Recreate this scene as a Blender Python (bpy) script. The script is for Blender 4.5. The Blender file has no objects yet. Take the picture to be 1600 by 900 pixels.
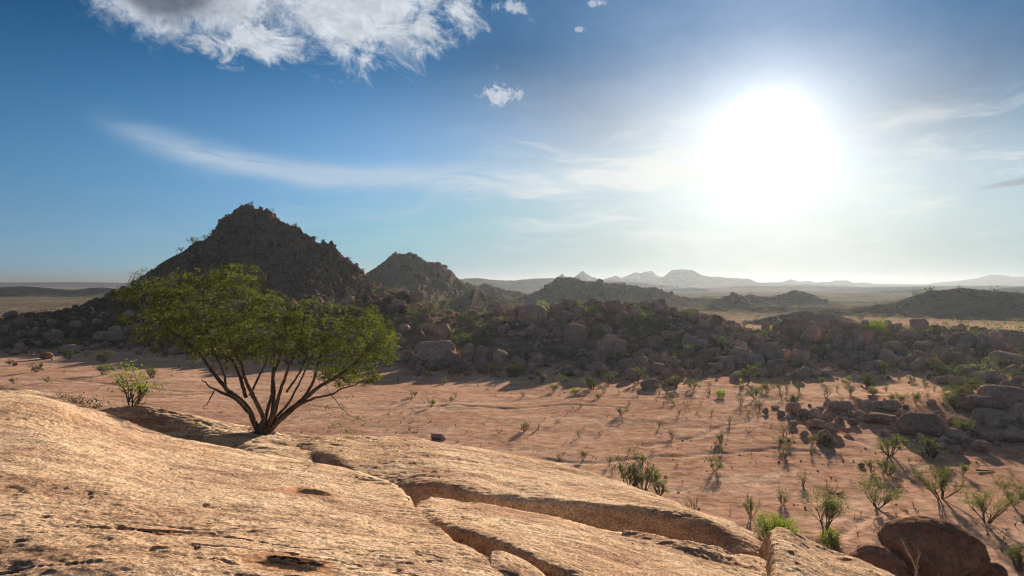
import bpy, math, random
import numpy as np
from mathutils import Vector, Matrix

# ------------------------------------------------------------------ camera, sky, sun
SC = bpy.context.scene
COL = SC.collection
F = 1062.0          # focal length in photo pixels (1600 wide)
HZ = 443.0          # horizon row
EYE = 18.0          # eye above the plain
SUN_AZ, SUN_EL = math.radians(20.6), math.radians(11.6)

cam_d = bpy.data.cameras.new('camera'); cam = bpy.data.objects.new('camera', cam_d); COL.objects.link(cam)
cam.location = (0, 0, EYE); cam.rotation_euler = (math.pi / 2, 0, 0)
cam_d.sensor_width = 36.0; cam_d.lens = 36.0 * F / 1600.0
cam_d.shift_y = -(450.0 - HZ) / 1600.0
cam_d.clip_start = 0.1; cam_d.clip_end = 40000
SC.camera = cam
SC.view_settings.view_transform = 'Standard'; SC.view_settings.look = 'None'
SC.view_settings.exposure = 1.5; SC.view_settings.gamma = 1.0
SC.render.engine = 'CYCLES'
SC.cycles.use_denoising = True; SC.cycles.denoising_prefilter = 'ACCURATE'; SC.cycles.use_light_tree = False
SC.cycles.adaptive_threshold = 0.004; SC.cycles.filter_width = 1.15
SC.cycles.max_bounces = 6; SC.cycles.diffuse_bounces = 2; SC.cycles.glossy_bounces = 1
SC.cycles.transmission_bounces = 2; SC.cycles.volume_bounces = 1; SC.cycles.transparent_max_bounces = 8
SC.cycles.sample_clamp_indirect = 6

class NT:
    """small helper for node trees"""
    def __init__(s, tree):
        s.t = tree; s.n = tree.nodes; s.l = tree.links
    def new(s, typ, **kw):
        nd = s.n.new(typ)
        for k, v in kw.items():
            if k == 'inp':
                for i, val in v.items(): s.set(nd, i, val)
            else: setattr(nd, k, v)
        return nd
    def set(s, nd, i, val):
        if isinstance(val, bpy.types.NodeSocket): s.l.new(val, nd.inputs[i])
        else: nd.inputs[i].default_value = val
    def m(s, op, a, b=None, c=None, clamp=False):
        nd = s.n.new('ShaderNodeMath'); nd.operation = op; nd.use_clamp = clamp
        s.set(nd, 0, a)
        if b is not None: s.set(nd, 1, b)
        if c is not None: s.set(nd, 2, c)
        return nd.outputs[0]
    def vm(s, op, a, b=None, out=0):
        nd = s.n.new('ShaderNodeVectorMath'); nd.operation = op
        s.set(nd, 0, a)
        if b is not None: s.set(nd, 1, b)
        return nd.outputs[out]
    def mix(s, f, a, b, blend='MIX'):
        nd = s.n.new('ShaderNodeMix'); nd.data_type = 'RGBA'; nd.blend_type = blend
        s.set(nd, 0, f)
        for i, v in ((6, a), (7, b)):
            if not isinstance(v, bpy.types.NodeSocket) and len(v) == 3: v = (*v, 1)
            s.set(nd, i, v)
        return nd.outputs[2]
    def ramp(s, f, lo, hi, a=0.0, b=1.0, smooth=True):
        nd = s.n.new('ShaderNodeMapRange'); nd.interpolation_type = 'SMOOTHSTEP' if smooth else 'LINEAR'
        s.set(nd, 0, f); s.set(nd, 1, lo); s.set(nd, 2, hi); s.set(nd, 3, a); s.set(nd, 4, b)
        return nd.outputs[0]
    def noise(s, vec, scale, detail=4, rough=0.55, dist=0.0, out=0, typ='FBM'):
        nd = s.n.new('ShaderNodeTexNoise'); nd.noise_type = typ
        s.set(nd, 'Vector', vec); s.set(nd, 'Scale', scale); s.set(nd, 'Detail', detail)
        s.set(nd, 'Roughness', rough); s.set(nd, 'Distortion', dist)
        return nd.outputs[out]
    def comb(s, x, y, z):
        nd = s.n.new('ShaderNodeCombineXYZ'); s.set(nd, 0, x); s.set(nd, 1, y); s.set(nd, 2, z); return nd.outputs[0]

world = bpy.data.worlds.new('World'); SC.world = world; world.use_nodes = True
def build_world():
    T = NT(world.node_tree)
    for nd in list(T.n): T.n.remove(nd)
    out = T.new('ShaderNodeOutputWorld'); bg = T.new('ShaderNodeBackground'); T.l.new(bg.outputs[0], out.inputs[0])
    sky = T.new('ShaderNodeTexSky'); sky.sky_type = 'NISHITA'; sky.sun_disc = False
    sky.sun_elevation = SUN_EL; sky.sun_rotation = SUN_AZ
    sky.altitude = 900; sky.air_density = 1.0; sky.dust_density = 0.0; sky.ozone_density = 2.0
    tc = T.new('ShaderNodeTexCoord'); d = T.vm('NORMALIZE', tc.outputs['Generated'])
    sp = T.new('ShaderNodeSeparateXYZ', inp={0: d}); X, Y, Z = sp.outputs
    az = T.m('MULTIPLY', T.m('ARCTAN2', X, Y), 57.29578)
    el = T.m('MULTIPLY', T.m('ARCSINE', Z), 57.29578)
    ae = T.comb(az, el, 0.0)
    sv = (math.sin(SUN_AZ) * math.cos(SUN_EL), math.cos(SUN_AZ) * math.cos(SUN_EL), math.sin(SUN_EL))
    dotn = T.vm('DOT_PRODUCT', d, sv, out=1)
    ang = T.m('MULTIPLY', T.m('ARCCOSINE', T.m('MINIMUM', dotn, 0.999999)), 57.29578)
    # clear-air part of the sky
    T.l.new(T.vm('NORMALIZE', T.comb(X, Y, T.m('ADD', T.m('MULTIPLY', T.m('MAXIMUM', Z, 0.0), 0.85), 0.13))), sky.inputs[0])
    gm = T.new('ShaderNodeGamma', inp={0: sky.outputs[0], 1: 1.5})
    near = T.m('MULTIPLY', T.m('MAXIMUM', T.ramp(ang, 4.0, 36.0, 0.26, 1.0), T.ramp(el, 7.0, 23.0, 0.12, 0.85)), T.m('MULTIPLY', T.ramp(el, 0.0, 10.0, 0.7, 1.0), T.m('MAXIMUM', T.ramp(el, 12.0, 27.0, 1.0, 0.58), T.ramp(az, -36.0, -12.0, 0.55, 0.90))))
    k = 1.0 / (0.09 * 2 ** SC.view_settings.exposure)
    col = T.mix(1.0, gm.outputs[0], (0.0016 * k, 0.0390 * k, 0.0465 * k, 1), 'MULTIPLY')
    col = T.mix(1.0, col, (0.25 * k, 0.385 * k, 0.57 * k, 1), 'DARKEN')
    col = T.mix(1.0, col, T.comb(near, near, near), 'MULTIPLY')
    veil = T.noise(T.comb(T.m('MULTIPLY', az, 0.16), T.m('MULTIPLY', el, 0.34), 9.0), 1.0, 7, 0.62, 0.6)      # thin uneven cirrus veil in front of the sun
    ang = T.m('MULTIPLY', ang, T.m('ADD', 1.0, T.m('MULTIPLY', T.m('SUBTRACT', 0.5, veil), 0.5)))
    # dust: aureole round the sun and a paler rim along the horizon
    ex = lambda t, w, pw: T.m('POWER', 2.71828, T.m('MULTIPLY', T.m('POWER', T.m('DIVIDE', t, w), pw), -1.0))
    right = T.m('SUBTRACT', 1.0, T.m('MULTIPLY', T.ramp(az, 21.0, 38.0, 0.0, 0.45), T.ramp(el, 6.0, 14.0)))
    aur = T.m('MULTIPLY', T.m('MULTIPLY', ex(ang, 10.0, 1.3), right), 0.62 * k)
    core = T.m('ADD', T.m('MULTIPLY', ex(ang, 4.5, 1.8), 0.30 * k), T.m('MULTIPLY', ex(ang, 1.8, 2.0), 3.0 * k))
    # backlit low haze: wide along the horizon, thinning upwards
    daz = T.m('ABSOLUTE', T.m('SUBTRACT', az, math.degrees(SUN_AZ)))
    low_ = T.m('MULTIPLY', T.m('MULTIPLY', T.m('MULTIPLY', ex(daz, 28.0, 1.6), T.m('MULTIPLY', T.ramp(el, 8.0, 20.0, 1.0, 0.0), T.ramp(el, -1.0, 5.0, 0.72, 1.0))), right), 0.58 * k)
    rim = T.m('MULTIPLY', ex(T.m('MAXIMUM', el, 0.0), 6.0, 1.1), k)
    def tinted(v, c): return T.mix(1.0, c + (1,), T.comb(v, v, v), 'MULTIPLY')
    col = T.mix(1.0, col, tinted(aur, (0.98, 1.0, 0.98)), 'ADD')
    col = T.mix(1.0, col, tinted(core, (1.0, 0.98, 0.94)), 'ADD')
    warm = T.mix(T.ramp(el, 0.0, 10.0), (1.0, 0.92, 0.74, 1), (1.0, 0.99, 0.95, 1))
    col = T.mix(1.0, col, T.mix(1.0, warm, T.comb(low_, low_, low_), 'MULTIPLY'), 'ADD')
    col = T.mix(1.0, col, tinted(T.m('MULTIPLY', rim, T.ramp(ang, 12.0, 45.0)), (0.22, 0.23, 0.22)), 'ADD')
    # ---- clouds
    n1 = T.noise(ae, 0.16, 9, 0.62, 0.3)
    n2 = T.noise(T.comb(az, T.m('MULTIPLY', el, 1.6), 7.0), 0.5, 7, 0.65, 0.2)
    def blob(a0, e0, ra, re, amp=2.2, noise=n1, lo=0.0, hi=0.35, shear=0.0):
        da = T.m('DIVIDE', T.m('SUBTRACT', az, a0), ra)
        de = T.m('DIVIDE', T.m('SUBTRACT', T.m('SUBTRACT', el, e0), T.m('MULTIPLY', T.m('SUBTRACT', az, a0), shear)), re)
        r = T.m('SUBTRACT', 1.0, T.m('SQRT', T.m('ADD', T.m('MULTIPLY', da, da), T.m('MULTIPLY', de, de))))
        v = T.m('ADD', r, T.m('MULTIPLY', T.m('SUBTRACT', noise, 0.5), amp))
        return T.ramp(v, lo, hi)
    mx = lambda a, b: T.m('MAXIMUM', a, b)
    n3 = T.noise(ae, 0.9, 8, 0.7, 0.4)
    nb = T.m('ADD', T.m('MULTIPLY', n1, 0.6), T.m('MULTIPLY', n3, 0.4))
    nf = T.noise(T.comb(T.m('MULTIPLY', az, 0.7), T.m('ADD', el, T.m('MULTIPLY', az, 0.25)), 5.0), 0.42, 9, 0.7, 0.6)
    cum = blob(-25.0, 24.0, 12.8, 7.0, 1.8, nb, 0.0, 0.5)
    cum = mx(cum, blob(-13.5, 23.0, 11.5, 5.9, 2.5, nf, -0.1, 0.6))
    cum = mx(cum, blob(-20.5, 18.9, 5.5, 2.6, 3.4, nf, 0.05, 0.8))
    cum = mx(cum, T.m('MULTIPLY', blob(-1.0, 15.6, 2.7, 1.15, 3.2, n3, 0.25, 0.85), 0.85))
    cum = mx(cum, T.m('MULTIPLY', blob(0.0, 22.0, 2.2, 0.8, 3.0, n3, 0.25, 0.85), 0.7))
    cum = mx(cum, T.m('MULTIPLY', blob(5.6, 20.4, 0.7, 0.35, 2.6, n3, 0.25, 0.85), 0.6))
    cum = mx(cum, T.m('MULTIPLY', blob(7.3, 22.2, 1.2, 0.5, 3.0, n3, 0.25, 0.85), 0.6))
    st = T.noise(T.comb(T.m('MULTIPLY', az, 0.3), T.m('MULTIPLY', el, 1.8), 3.0), 1.0, 6, 0.6, 0.2)
    cum = mx(cum, T.m('MULTIPLY', blob(37.5, 8.6, 3.2, 0.35, 1.3, st, 0.1, 0.6, 0.1), 0.75))
    low = T.m('MULTIPLY', blob(38.0, 7.0, 5.0, 0.34, 1.2, st, 0.1, 0.6, 0.13), 0.8)
    # cirrus: long soft streaks
    warp = T.noise(ae, 0.05, 3, 0.5)
    cs = T.noise(T.comb(T.m('MULTIPLY', az, 0.10), T.m('ADD', T.m('MULTIPLY', el, 0.62), T.m('MULTIPLY', warp, 4.5)), 1.0), 1.0, 8, 0.62, 0.5)
    ctr = T.m('ADD', 8.7, T.m('MULTIPLY', T.m('POWER', T.m('ABSOLUTE', T.m('DIVIDE', T.m('MINIMUM', T.m('ADD', az, 16.0), 0.0), 13.0)), 1.6), 2.2))
    def band(c, w, soft=1.0):
        b = T.m('DIVIDE', T.m('SUBTRACT', el, c), w)
        return T.m('POWER', 2.718, T.m('MULTIPLY', T.m('MULTIPLY', b, b), -1.0))
    azl = T.m('MULTIPLY', T.ramp(az, -33.0, -24.0), T.ramp(az, 9.0, 24.0, 1.0, 0.0))
    cir = T.m('MULTIPLY', T.m('MULTIPLY', band(ctr, 0.95), azl), T.ramp(cs, 0.16, 0.66))
    azr = T.m('MULTIPLY', T.ramp(az, -8.0, 6.0), T.ramp(az, 60.0, 34.0))
    cir2 = T.m('MULTIPLY', T.m('MULTIPLY', band(9.5, 3.6), azr), T.ramp(cs, 0.44, 0.72))
    cir3 = T.m('MULTIPLY', T.m('MULTIPLY', band(5.0, 2.6), T.ramp(az, -30.0, 0.0, 0.25, 1.0)), T.ramp(cs, 0.45, 0.75, 0.0, 0.5))
    cirrus = T.m('MINIMUM', T.m('ADD', T.m('MULTIPLY', cir, 1.0), T.m('ADD', T.m('MULTIPLY', cir2, 0.7), cir3)), 0.75)
    # unseen high scattered clouds outside the frame, cover thickened to add top light
    pl = T.vm('DIVIDE', d, T.comb(T.m('MAXIMUM', Z, 0.05), T.m('MAXIMUM', Z, 0.05), 1.0))
    scat = T.m('MULTIPLY', T.ramp(T.noise(pl, 1.4, 8, 0.6, 0.2), 0.48, 0.62), T.ramp(el, 27.0, 36.0))
    cum = mx(cum, T.m('MULTIPLY', scat, 0.9))
    # cloud brightness: thick parts turn grey, edges bright; sunward side brighter
    dark = T.ramp(T.m('ADD', T.m('ADD', T.m('MULTIPLY', T.noise(ae, 0.11, 5, 0.55), 1.0), blob(-27.0, 22.3, 5.5, 4.2, 0.6, n1, 0.0, 0.7)), -0.12), 0.35, 1.25)
    tex = T.ramp(n2, 0.3, 0.7, 0.78, 1.12)
    C = lambda r, g, b_: (r * k, g * k, b_ * k, 1)
    cl = T.mix(dark, C(.66, .71, .78), C(.155, .18, .25))
    cl = T.mix(1.0, cl, T.comb(tex, tex, tex), 'MULTIPLY')
    col = T.mix(cirrus, col, T.mix(T.ramp(ang, 8.0, 34.0), C(0.96, 0.95, 0.90), C(.5, .62, .74)))
    col = T.mix(low, col, C(.36, .42, .46))
    col = T.mix(cum, col, cl)
    T.l.new(col, bg.inputs[0]); bg.inputs[1].default_value = 0.09
build_world()

sun_d = bpy.data.lights.new('sun', 'SUN'); sun = bpy.data.objects.new('sun', sun_d); COL.objects.link(sun)
sun_d.energy = 5.0; sun_d.angle = math.radians(0.53); sun_d.color = (1.0, 0.87, 0.70)
to_sun = Vector((math.sin(SUN_AZ) * math.cos(SUN_EL), math.cos(SUN_AZ) * math.cos(SUN_EL), math.sin(SUN_EL)))
sun.rotation_euler = to_sun.to_track_quat('Z', 'Y').to_euler(); sun.location = (0, 0, 60)

# ------------------------------------------------------------------ numeric helpers
def _hash(ix, iy, iz, seed):
    h = (ix * 374761393 + iy * 668265263 + iz * 1440662683 + seed * 974634777) & 0xffffffff
    h = ((h ^ (h >> 13)) * 1274126177) & 0xffffffff
    h = ((h ^ (h >> 15)) * 2246822519) & 0xffffffff
    return (h ^ (h >> 16)).astype(np.float64) / 4294967295.0
def vnoise(x, y, z=0.0, seed=0):
    x, y, z = np.broadcast_arrays(np.asarray(x, float), np.asarray(y, float), np.asarray(z, float))
    ix, iy, iz = np.floor(x).astype(np.int64), np.floor(y).astype(np.int64), np.floor(z).astype(np.int64)
    fx, fy, fz = x - ix, y - iy, z - iz
    ux, uy, uz = [t * t * t * (t * (t * 6 - 15) + 10) for t in (fx, fy, fz)]
    r = 0
    for dz in (0, 1):
        wz = uz if dz else 1 - uz
        for dy in (0, 1):
            wy = uy if dy else 1 - uy
            for dx in (0, 1):
                wx = ux if dx else 1 - ux
                r = r + wx * wy * wz * _hash(ix + dx, iy + dy, iz + dz, seed)
    return r * 2 - 1
def fbm(x, y, z=0.0, oct=4, gain=0.5, seed=0):
    a, s, f, n = 1.0, 0.0, 1.0, 0.0
    for i in range(oct):
        s = s + a * vnoise(np.asarray(x) * f, np.asarray(y) * f, np.asarray(z) * f, seed + i * 17); n += a; a *= gain; f *= 2.03
    return s / n
def ridged(x, y, z=0.0, oct=4, seed=0):
    a, s, f, n = 1.0, 0.0, 1.0, 0.0
    for i in range(oct):
        s = s + a * (1 - 2 * np.abs(vnoise(np.asarray(x) * f, np.asarray(y) * f, np.asarray(z) * f, seed + i * 13))); n += a; a *= 0.5; f *= 2.1
    return s / n
def worley(x, y, seed=0):
    """returns distance to nearest cell point, to the second, and the cell's random"""
    ix, iy = np.floor(x).astype(np.int64), np.floor(y).astype(np.int64)
    d1 = np.full(x.shape, 9.0); d2 = np.full(x.shape, 9.0); rv = np.zeros(x.shape)
    for dx in (-1, 0, 1):
        for dy in (-1, 0, 1):
            cx, cy = ix + dx, iy + dy
            px = cx + _hash(cx, cy, cx * 0, seed); py = cy + _hash(cx, cy, cx * 0, seed + 5); r = _hash(cx, cy, cx * 0, seed + 9)
            d = np.hypot(px - x, py - y)
            near = d < d1
            d2 = np.where(near, d1, np.minimum(d2, d)); rv = np.where(near, r, rv); d1 = np.where(near, d, d1)
    return d1, d2, rv
def sstep(x, a, b):
    t = np.clip((np.asarray(x, float) - a) / (b - a), 0, 1); return t * t * (3 - 2 * t)
def P(px, py, d):
    """the real point that stands at forward distance d under photo pixel (px, py)"""
    return np.array([(px - 800.0) / F * d, d, EYE + (HZ - py) / F * d])
def proj(p):
    return 800 + F * p[0] / p[1], HZ - F * (p[2] - EYE) / p[1]

def mesh_np(name, V, Fc, smooth=True, mats=(), face_size=None):
    V = np.asarray(V, np.float32); Fc = np.asarray(Fc, np.int32)
    me = bpy.data.meshes.new(name)
    k = Fc.shape[1]
    me.vertices.add(len(V)); me.vertices.foreach_set('co', V.ravel())
    me.loops.add(Fc.size); me.loops.foreach_set('vertex_index', Fc.ravel())
    me.polygons.add(len(Fc)); me.polygons.foreach_set('loop_start', np.arange(0, Fc.size, k, dtype=np.int32))
    me.polygons.foreach_set('loop_total', np.full(len(Fc), k, np.int32))
    if smooth: me.polygons.foreach_set('use_smooth', np.ones(len(Fc), bool))
    for m in mats: me.materials.append(m)
    me.update(calc_edges=True)
    return me
def grid_faces(nr, nc, wrap=False):
    i = np.arange(nr - 1)[:, None]; j = np.arange(nc if wrap else nc - 1)[None, :]
    a = i * nc + j; b = i * nc + (j + 1) % nc
    return np.stack([a, b, b + nc, a + nc], -1).reshape(-1, 4)
def link(name, me, parent=None, **props):
    o = bpy.data.objects.new(name, me); COL.objects.link(o)
    if parent is not None: o.parent = parent
    for k, v in props.items(): o[k] = v
    return o

# ------------------------------------------------------------------ materials
def new_mat(name):
    m = bpy.data.materials.new(name); m.use_nodes = True
    T = NT(m.node_tree); bsdf = T.n['Principled BSDF']
    bsdf.inputs['Specular IOR Level'].default_value = 0.0
    bsdf.inputs['Roughness'].default_value = 0.9
    return m, T, bsdf
def bump(T, h, dist, strength=1.0, normal=None):
    nd = T.new('ShaderNodeBump'); nd.inputs['Strength'].default_value = strength; nd.inputs['Distance'].default_value = dist
    T.set(nd, 'Height', h)
    if normal is not None: T.set(nd, 'Normal', normal)
    return nd.outputs[0]
def rotated(T, vec, rot, scale):
    nd = T.new('ShaderNodeMapping'); nd.inputs['Rotation'].default_value = rot; nd.inputs['Scale'].default_value = scale
    T.set(nd, 'Vector', vec); return nd.outputs[0]

def mat_granite():
    m, T, b = new_mat('weathered_granite')
    geo = T.new('ShaderNodeNewGeometry'); p = geo.outputs['Position']
    ps = rotated(T, p, (0, 0, math.radians(14)), (0.34, 1.0, 1.3))      # foliation runs along the slab
    big = T.noise(p, 0.35, 5, 0.6, 0.5)
    med = T.noise(ps, 1.6, 6, 0.65, 0.6)
    fine = T.noise(p, 34.0, 3, 0.7)
    grain = T.noise(p, 95.0, 2, 0.6)
    col = T.mix(T.ramp(big, 0.3, 0.7), (0.57, 0.365, 0.23), (0.75, 0.545, 0.37))
    col = T.mix(T.ramp(med, 0.42, 0.66), col, (0.40, 0.245, 0.165))
    # rusty patches
    rust = T.ramp(T.noise(T.vm('ADD', p, (13, 5, 2)), 0.55, 6, 0.68, 0.8), 0.58, 0.72)
    col = T.mix(T.m('MULTIPLY', rust, 0.6), col, (0.42, 0.19, 0.09))
    # grey violet stains
    grey = T.ramp(T.noise(rotated(T, p, (0, 0, 0.3), (0.5, 1.1, 1)), 0.8, 7, 0.72, 0.8), 0.56, 0.72)
    col = T.mix(T.m('MULTIPLY', grey, 0.6), col, (0.24, 0.18, 0.15))
    gr = T.m('MULTIPLY', T.ramp(fine, 0.34, 0.66, 0.52, 1.34), T.ramp(T.noise(p, 5.0, 6, 0.75), 0.3, 0.7, 0.75, 1.2))
    col = T.mix(1.0, col, T.comb(gr, gr, gr), 'MULTIPLY')
    # dark mineral specks, pit shade put into the colour, lichen streaks
    sp = T.ramp(grain, 0.60, 0.72)
    col = T.mix(T.m('MULTIPLY', sp, 0.55), col, (0.10, 0.065, 0.045))
    pit = T.ramp(T.noise(ps, 15.0, 5, 0.75, 0.4), 0.58, 0.66)
    col = T.mix(T.m('MULTIPLY', pit, 0.45), col, (0.16, 0.09, 0.055))
    lich = T.m('MULTIPLY', T.ramp(T.noise(ps, 7.0, 8, 0.75, 0.5), 0.60, 0.68), T.ramp(T.noise(p, 0.9, 4, 0.6), 0.44, 0.6))
    col = T.mix(T.m('MULTIPLY', lich, 0.85), col, (0.06, 0.045, 0.035))
    # charred lichen patches on the near slab, each with a rusty halo
    spp = T.new('ShaderNodeSeparateXYZ', inp={0: p}); pn = T.noise(p, 4.0, 8, 0.72, 0.8)
    for cx, cy, rx, ry in ((-1.36, 4.15, 0.17, 0.12), (-2.45, 8.3, 0.20, 0.26), (-2.45, 4.65, 0.10, 0.07)):
        dx = T.m('DIVIDE', T.m('SUBTRACT', spp.outputs[0], cx), rx); dy = T.m('DIVIDE', T.m('SUBTRACT', spp.outputs[1], cy), ry)
        r_ = T.m('ADD', T.m('SQRT', T.m('ADD', T.m('MULTIPLY', dx, dx), T.m('MULTIPLY', dy, dy))), T.m('MULTIPLY', T.m('SUBTRACT', pn, 0.5), 3.4))
        col = T.mix(T.ramp(r_, 2.2, 1.3, 0.0, 0.6), col, (0.42, 0.17, 0.08))
        col = T.mix(T.ramp(r_, 1.3, 1.0, 0.0, 0.95), col, (0.025, 0.022, 0.02))
    T.set(b, 'Base Color', col)
    # relief: exfoliating flakes with little overhangs, then grains
    fl = T.noise(ps, 2.6, 9, 0.66, 0.9)
    st = T.ramp(T.noise(ps, 5.0, 5, 0.6, 0.7), 0.47, 0.53)
    st2 = T.ramp(T.noise(ps, 11.0, 4, 0.6, 0.6), 0.47, 0.55)
    n = bump(T, fl, 0.05, 1.0)
    n = bump(T, st, 0.008, 0.8, n)
    n = bump(T, st2, 0.004, 0.7, n)
    n = bump(T, T.noise(p, 38.0, 5, 0.75), 0.016, 1.0, n)
    n = bump(T, T.noise(p, 9.0, 6, 0.7), 0.05, 1.0, n)
    T.set(b, 'Normal', n)
    return m, T, b, col
def mat_boulder(name, c1, c2, c3, scale=1.0, bumpd=0.05):
    m, T, b = new_mat(name)
    tc = T.new('ShaderNodeTexCoord'); geo = T.new('ShaderNodeNewGeometry'); oi = T.new('ShaderNodeObjectInfo')
    p = geo.outputs['Position']
    rnd = oi.outputs['Random']
    col = T.mix(T.ramp(T.noise(p, 0.5 * scale, 5, 0.6, 0.3), 0.35, 0.65), c1, c2)
    col = T.mix(T.ramp(T.noise(p, 1.7 * scale, 6, 0.7, 0.6), 0.5, 0.68), col, c3)
    streak = T.ramp(T.noise(rotated(T, p, (0, 0, 0), (1, 1, 0.22)), 2.2 * scale, 5, 0.6), 0.5, 0.7, 0.0, 0.45)
    col = T.mix(streak, col, (0.05, 0.035, 0.03))
    g = T.m('MULTIPLY', T.ramp(T.noise(p, 9.0 * scale, 5, 0.75), 0.32, 0.68, 0.8, 1.18), T.ramp(T.noise(p, 2.6 * scale, 6, 0.75, 0.6), 0.35, 0.65, 0.84, 1.12))
    at = T.new('ShaderNodeAttribute', attribute_name='tone')
    v = T.m('MULTIPLY', T.m('MULTIPLY', g, T.m('ADD', 0.70, T.m('MULTIPLY', rnd, 0.6))), T.m('ADD', 1.0, at.outputs['Fac']))
    col = T.mix(1.0, col, T.comb(v, v, v), 'MULTIPLY')
    T.set(b, 'Base Color', col)
    n = bump(T, T.noise(p, 1.6 * scale, 8, 0.62, 0.5), bumpd * 5, 1.0)
    n = bump(T, T.ramp(T.noise(p, 3.0 * scale, 4, 0.6, 0.8), 0.46, 0.5), bumpd * 0.5, 0.7, n)
    T.set(b, 'Normal', n)
    return m
def mat_hill(name, rock, rock2, soil, scrub, scale=1.0, scrub_amt=0.5):
    m, T, b = new_mat(name)
    geo = T.new('ShaderNodeNewGeometry'); p = geo.outputs['Position']
    nz = T.new('ShaderNodeSeparateXYZ', inp={0: geo.outputs['Normal']}).outputs[2]
    big = T.noise(p, 0.03 * scale, 5, 0.6, 0.5)
    col = T.mix(T.ramp(big, 0.35, 0.65), rock, rock2)
    col = T.mix(T.ramp(T.noise(p, 0.35 * scale, 6, 0.7, 0.3), 0.45, 0.65), col, tuple(c * 0.35 for c in rock))
    s = T.m('MULTIPLY', T.ramp(nz, 0.72, 0.93), T.ramp(T.noise(p, 0.09 * scale, 6, 0.65, 0.4), 0.42, 0.6))
    col = T.mix(s, col, soil)
    vor = T.new('ShaderNodeTexVoronoi', inp={'Vector': p, 'Scale': 0.33 * scale}); 
    dots = T.m('MULTIPLY', T.ramp(vor.outputs['Distance'], 0.42, 0.25), T.ramp(T.noise(p, 0.05 * scale, 4, 0.6), 0.45, 0.6))
    col = T.mix(T.m('MULTIPLY', dots, scrub_amt), col, scrub)
    at = T.new('ShaderNodeAttribute', attribute_name='tone'); tv = T.m('ADD', 1.0, at.outputs['Fac']); col = T.mix(1.0, col, T.comb(tv, tv, tv), 'MULTIPLY')
    T.set(b, 'Base Color', col)
    n = bump(T, T.noise(p, 0.25 * scale, 9, 0.7, 0.3), 1.3 / scale, 1.0)
    n = bump(T, T.noise(p, 1.1 * scale, 5, 0.6, 0.4), 0.3 / scale, 1.0, n)
    T.set(b, 'Normal', n)
    return m
def mat_sand():
    m, T, b = new_mat('red_sand')
    geo = T.new('ShaderNodeNewGeometry'); p = geo.outputs['Position']
    sp = T.new('ShaderNodeSeparateXYZ', inp={0: p})
    big = T.noise(p, 0.02, 5, 0.6, 0.4)
    col = T.mix(T.ramp(big, 0.35, 0.65), (0.425, 0.235, 0.155), (0.53, 0.32, 0.215))
    wash = T.noise(rotated(T, p, (0, 0, math.radians(-18)), (0.45, 1, 1)), 0.13, 9, 0.68, 1.6)   # old water lines
    col = T.mix(T.ramp(wash, 0.5, 0.62, 0.0, 0.55), col, (0.62, 0.43, 0.31))
    col = T.mix(T.ramp(wash, 0.44, 0.36, 0.0, 0.5), col, (0.25, 0.12, 0.08))
    mot = T.noise(p, 0.9, 6, 0.7, 0.4)
    v = T.ramp(mot, 0.3, 0.7, 0.68, 1.24)
    col = T.mix(1.0, col, T.comb(v, v, v), 'MULTIPLY')
    peb = T.new('ShaderNodeTexVoronoi', inp={'Vector': p, 'Scale': 1.6})
    pm = T.m('MULTIPLY', T.ramp(peb.outputs['Distance'], 0.16, 0.08), T.ramp(T.noise(p, 0.12, 4, 0.6), 0.45, 0.62))
    col = T.mix(T.m('MULTIPLY', pm, 0.55), col, (0.13, 0.075, 0.055))
    grv = T.ramp(T.noise(p, 0.07, 7, 0.72, 0.8), 0.54, 0.64, 0.0, 0.6)
    col = T.mix(T.m('MULTIPLY', grv, T.ramp(T.noise(p, 2.2, 5, 0.8), 0.35, 0.6)), col, (0.24, 0.135, 0.09))
    ws = T.new('ShaderNodeAttribute', attribute_name='wash').outputs['Fac']
    col = T.mix(T.m('MULTIPLY', ws, T.ramp(T.noise(p, 0.3, 4, 0.7), 0.4, 0.65, 0.0, 0.55)), col, (0.60, 0.43, 0.31))
    gap_fac = T.new('ShaderNodeAttribute', attribute_name='gap_shade').outputs['Fac']
    col = T.mix(T.m('MULTIPLY', gap_fac, T.ramp(T.noise(p, 0.25, 5, 0.7), 0.35, 0.6, 0.55, 0.95)), col, (0.085, 0.058, 0.044))  # contact shade painted into the soil between the ridge boulders
    # far out the plain turns to pale gravel with scrub
    far = T.ramp(sp.outputs[1], 260.0, 420.0)
    fc = T.mix(T.ramp(T.noise(p, 0.012, 6, 0.65, 0.4), 0.40, 0.6), (0.22, 0.155, 0.12), (0.12, 0.092, 0.07))
    v2 = T.new('ShaderNodeTexVoronoi', inp={'Vector': p, 'Scale': 0.16})
    fc = T.mix(T.m('MULTIPLY', T.ramp(v2.outputs['Distance'], 0.5, 0.3), T.ramp(T.noise(p, 0.01, 4, 0.6), 0.3, 0.48)), fc, (0.055, 0.065, 0.038))
    fc = T.mix(T.ramp(T.noise(rotated(T, p, (0, 0, 0), (0.3, 1, 1)), 0.004, 5, 0.6), 0.55, 0.66, 0, 0.5), fc, (0.32, 0.235, 0.185))
    col = T.mix(far, col, fc)
    T.set(b, 'Base Color', col)
    n = bump(T, T.noise(rotated(T, p, (0, 0, -0.3), (0.85, 1, 1)), 0.5, 9, 0.66, 0.9), 0.14, 1.0)
    n = bump(T, T.noise(p, 3.2, 6, 0.65), 0.07, 1.0, n)
    T.set(b, 'Normal', n)
    return m
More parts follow.
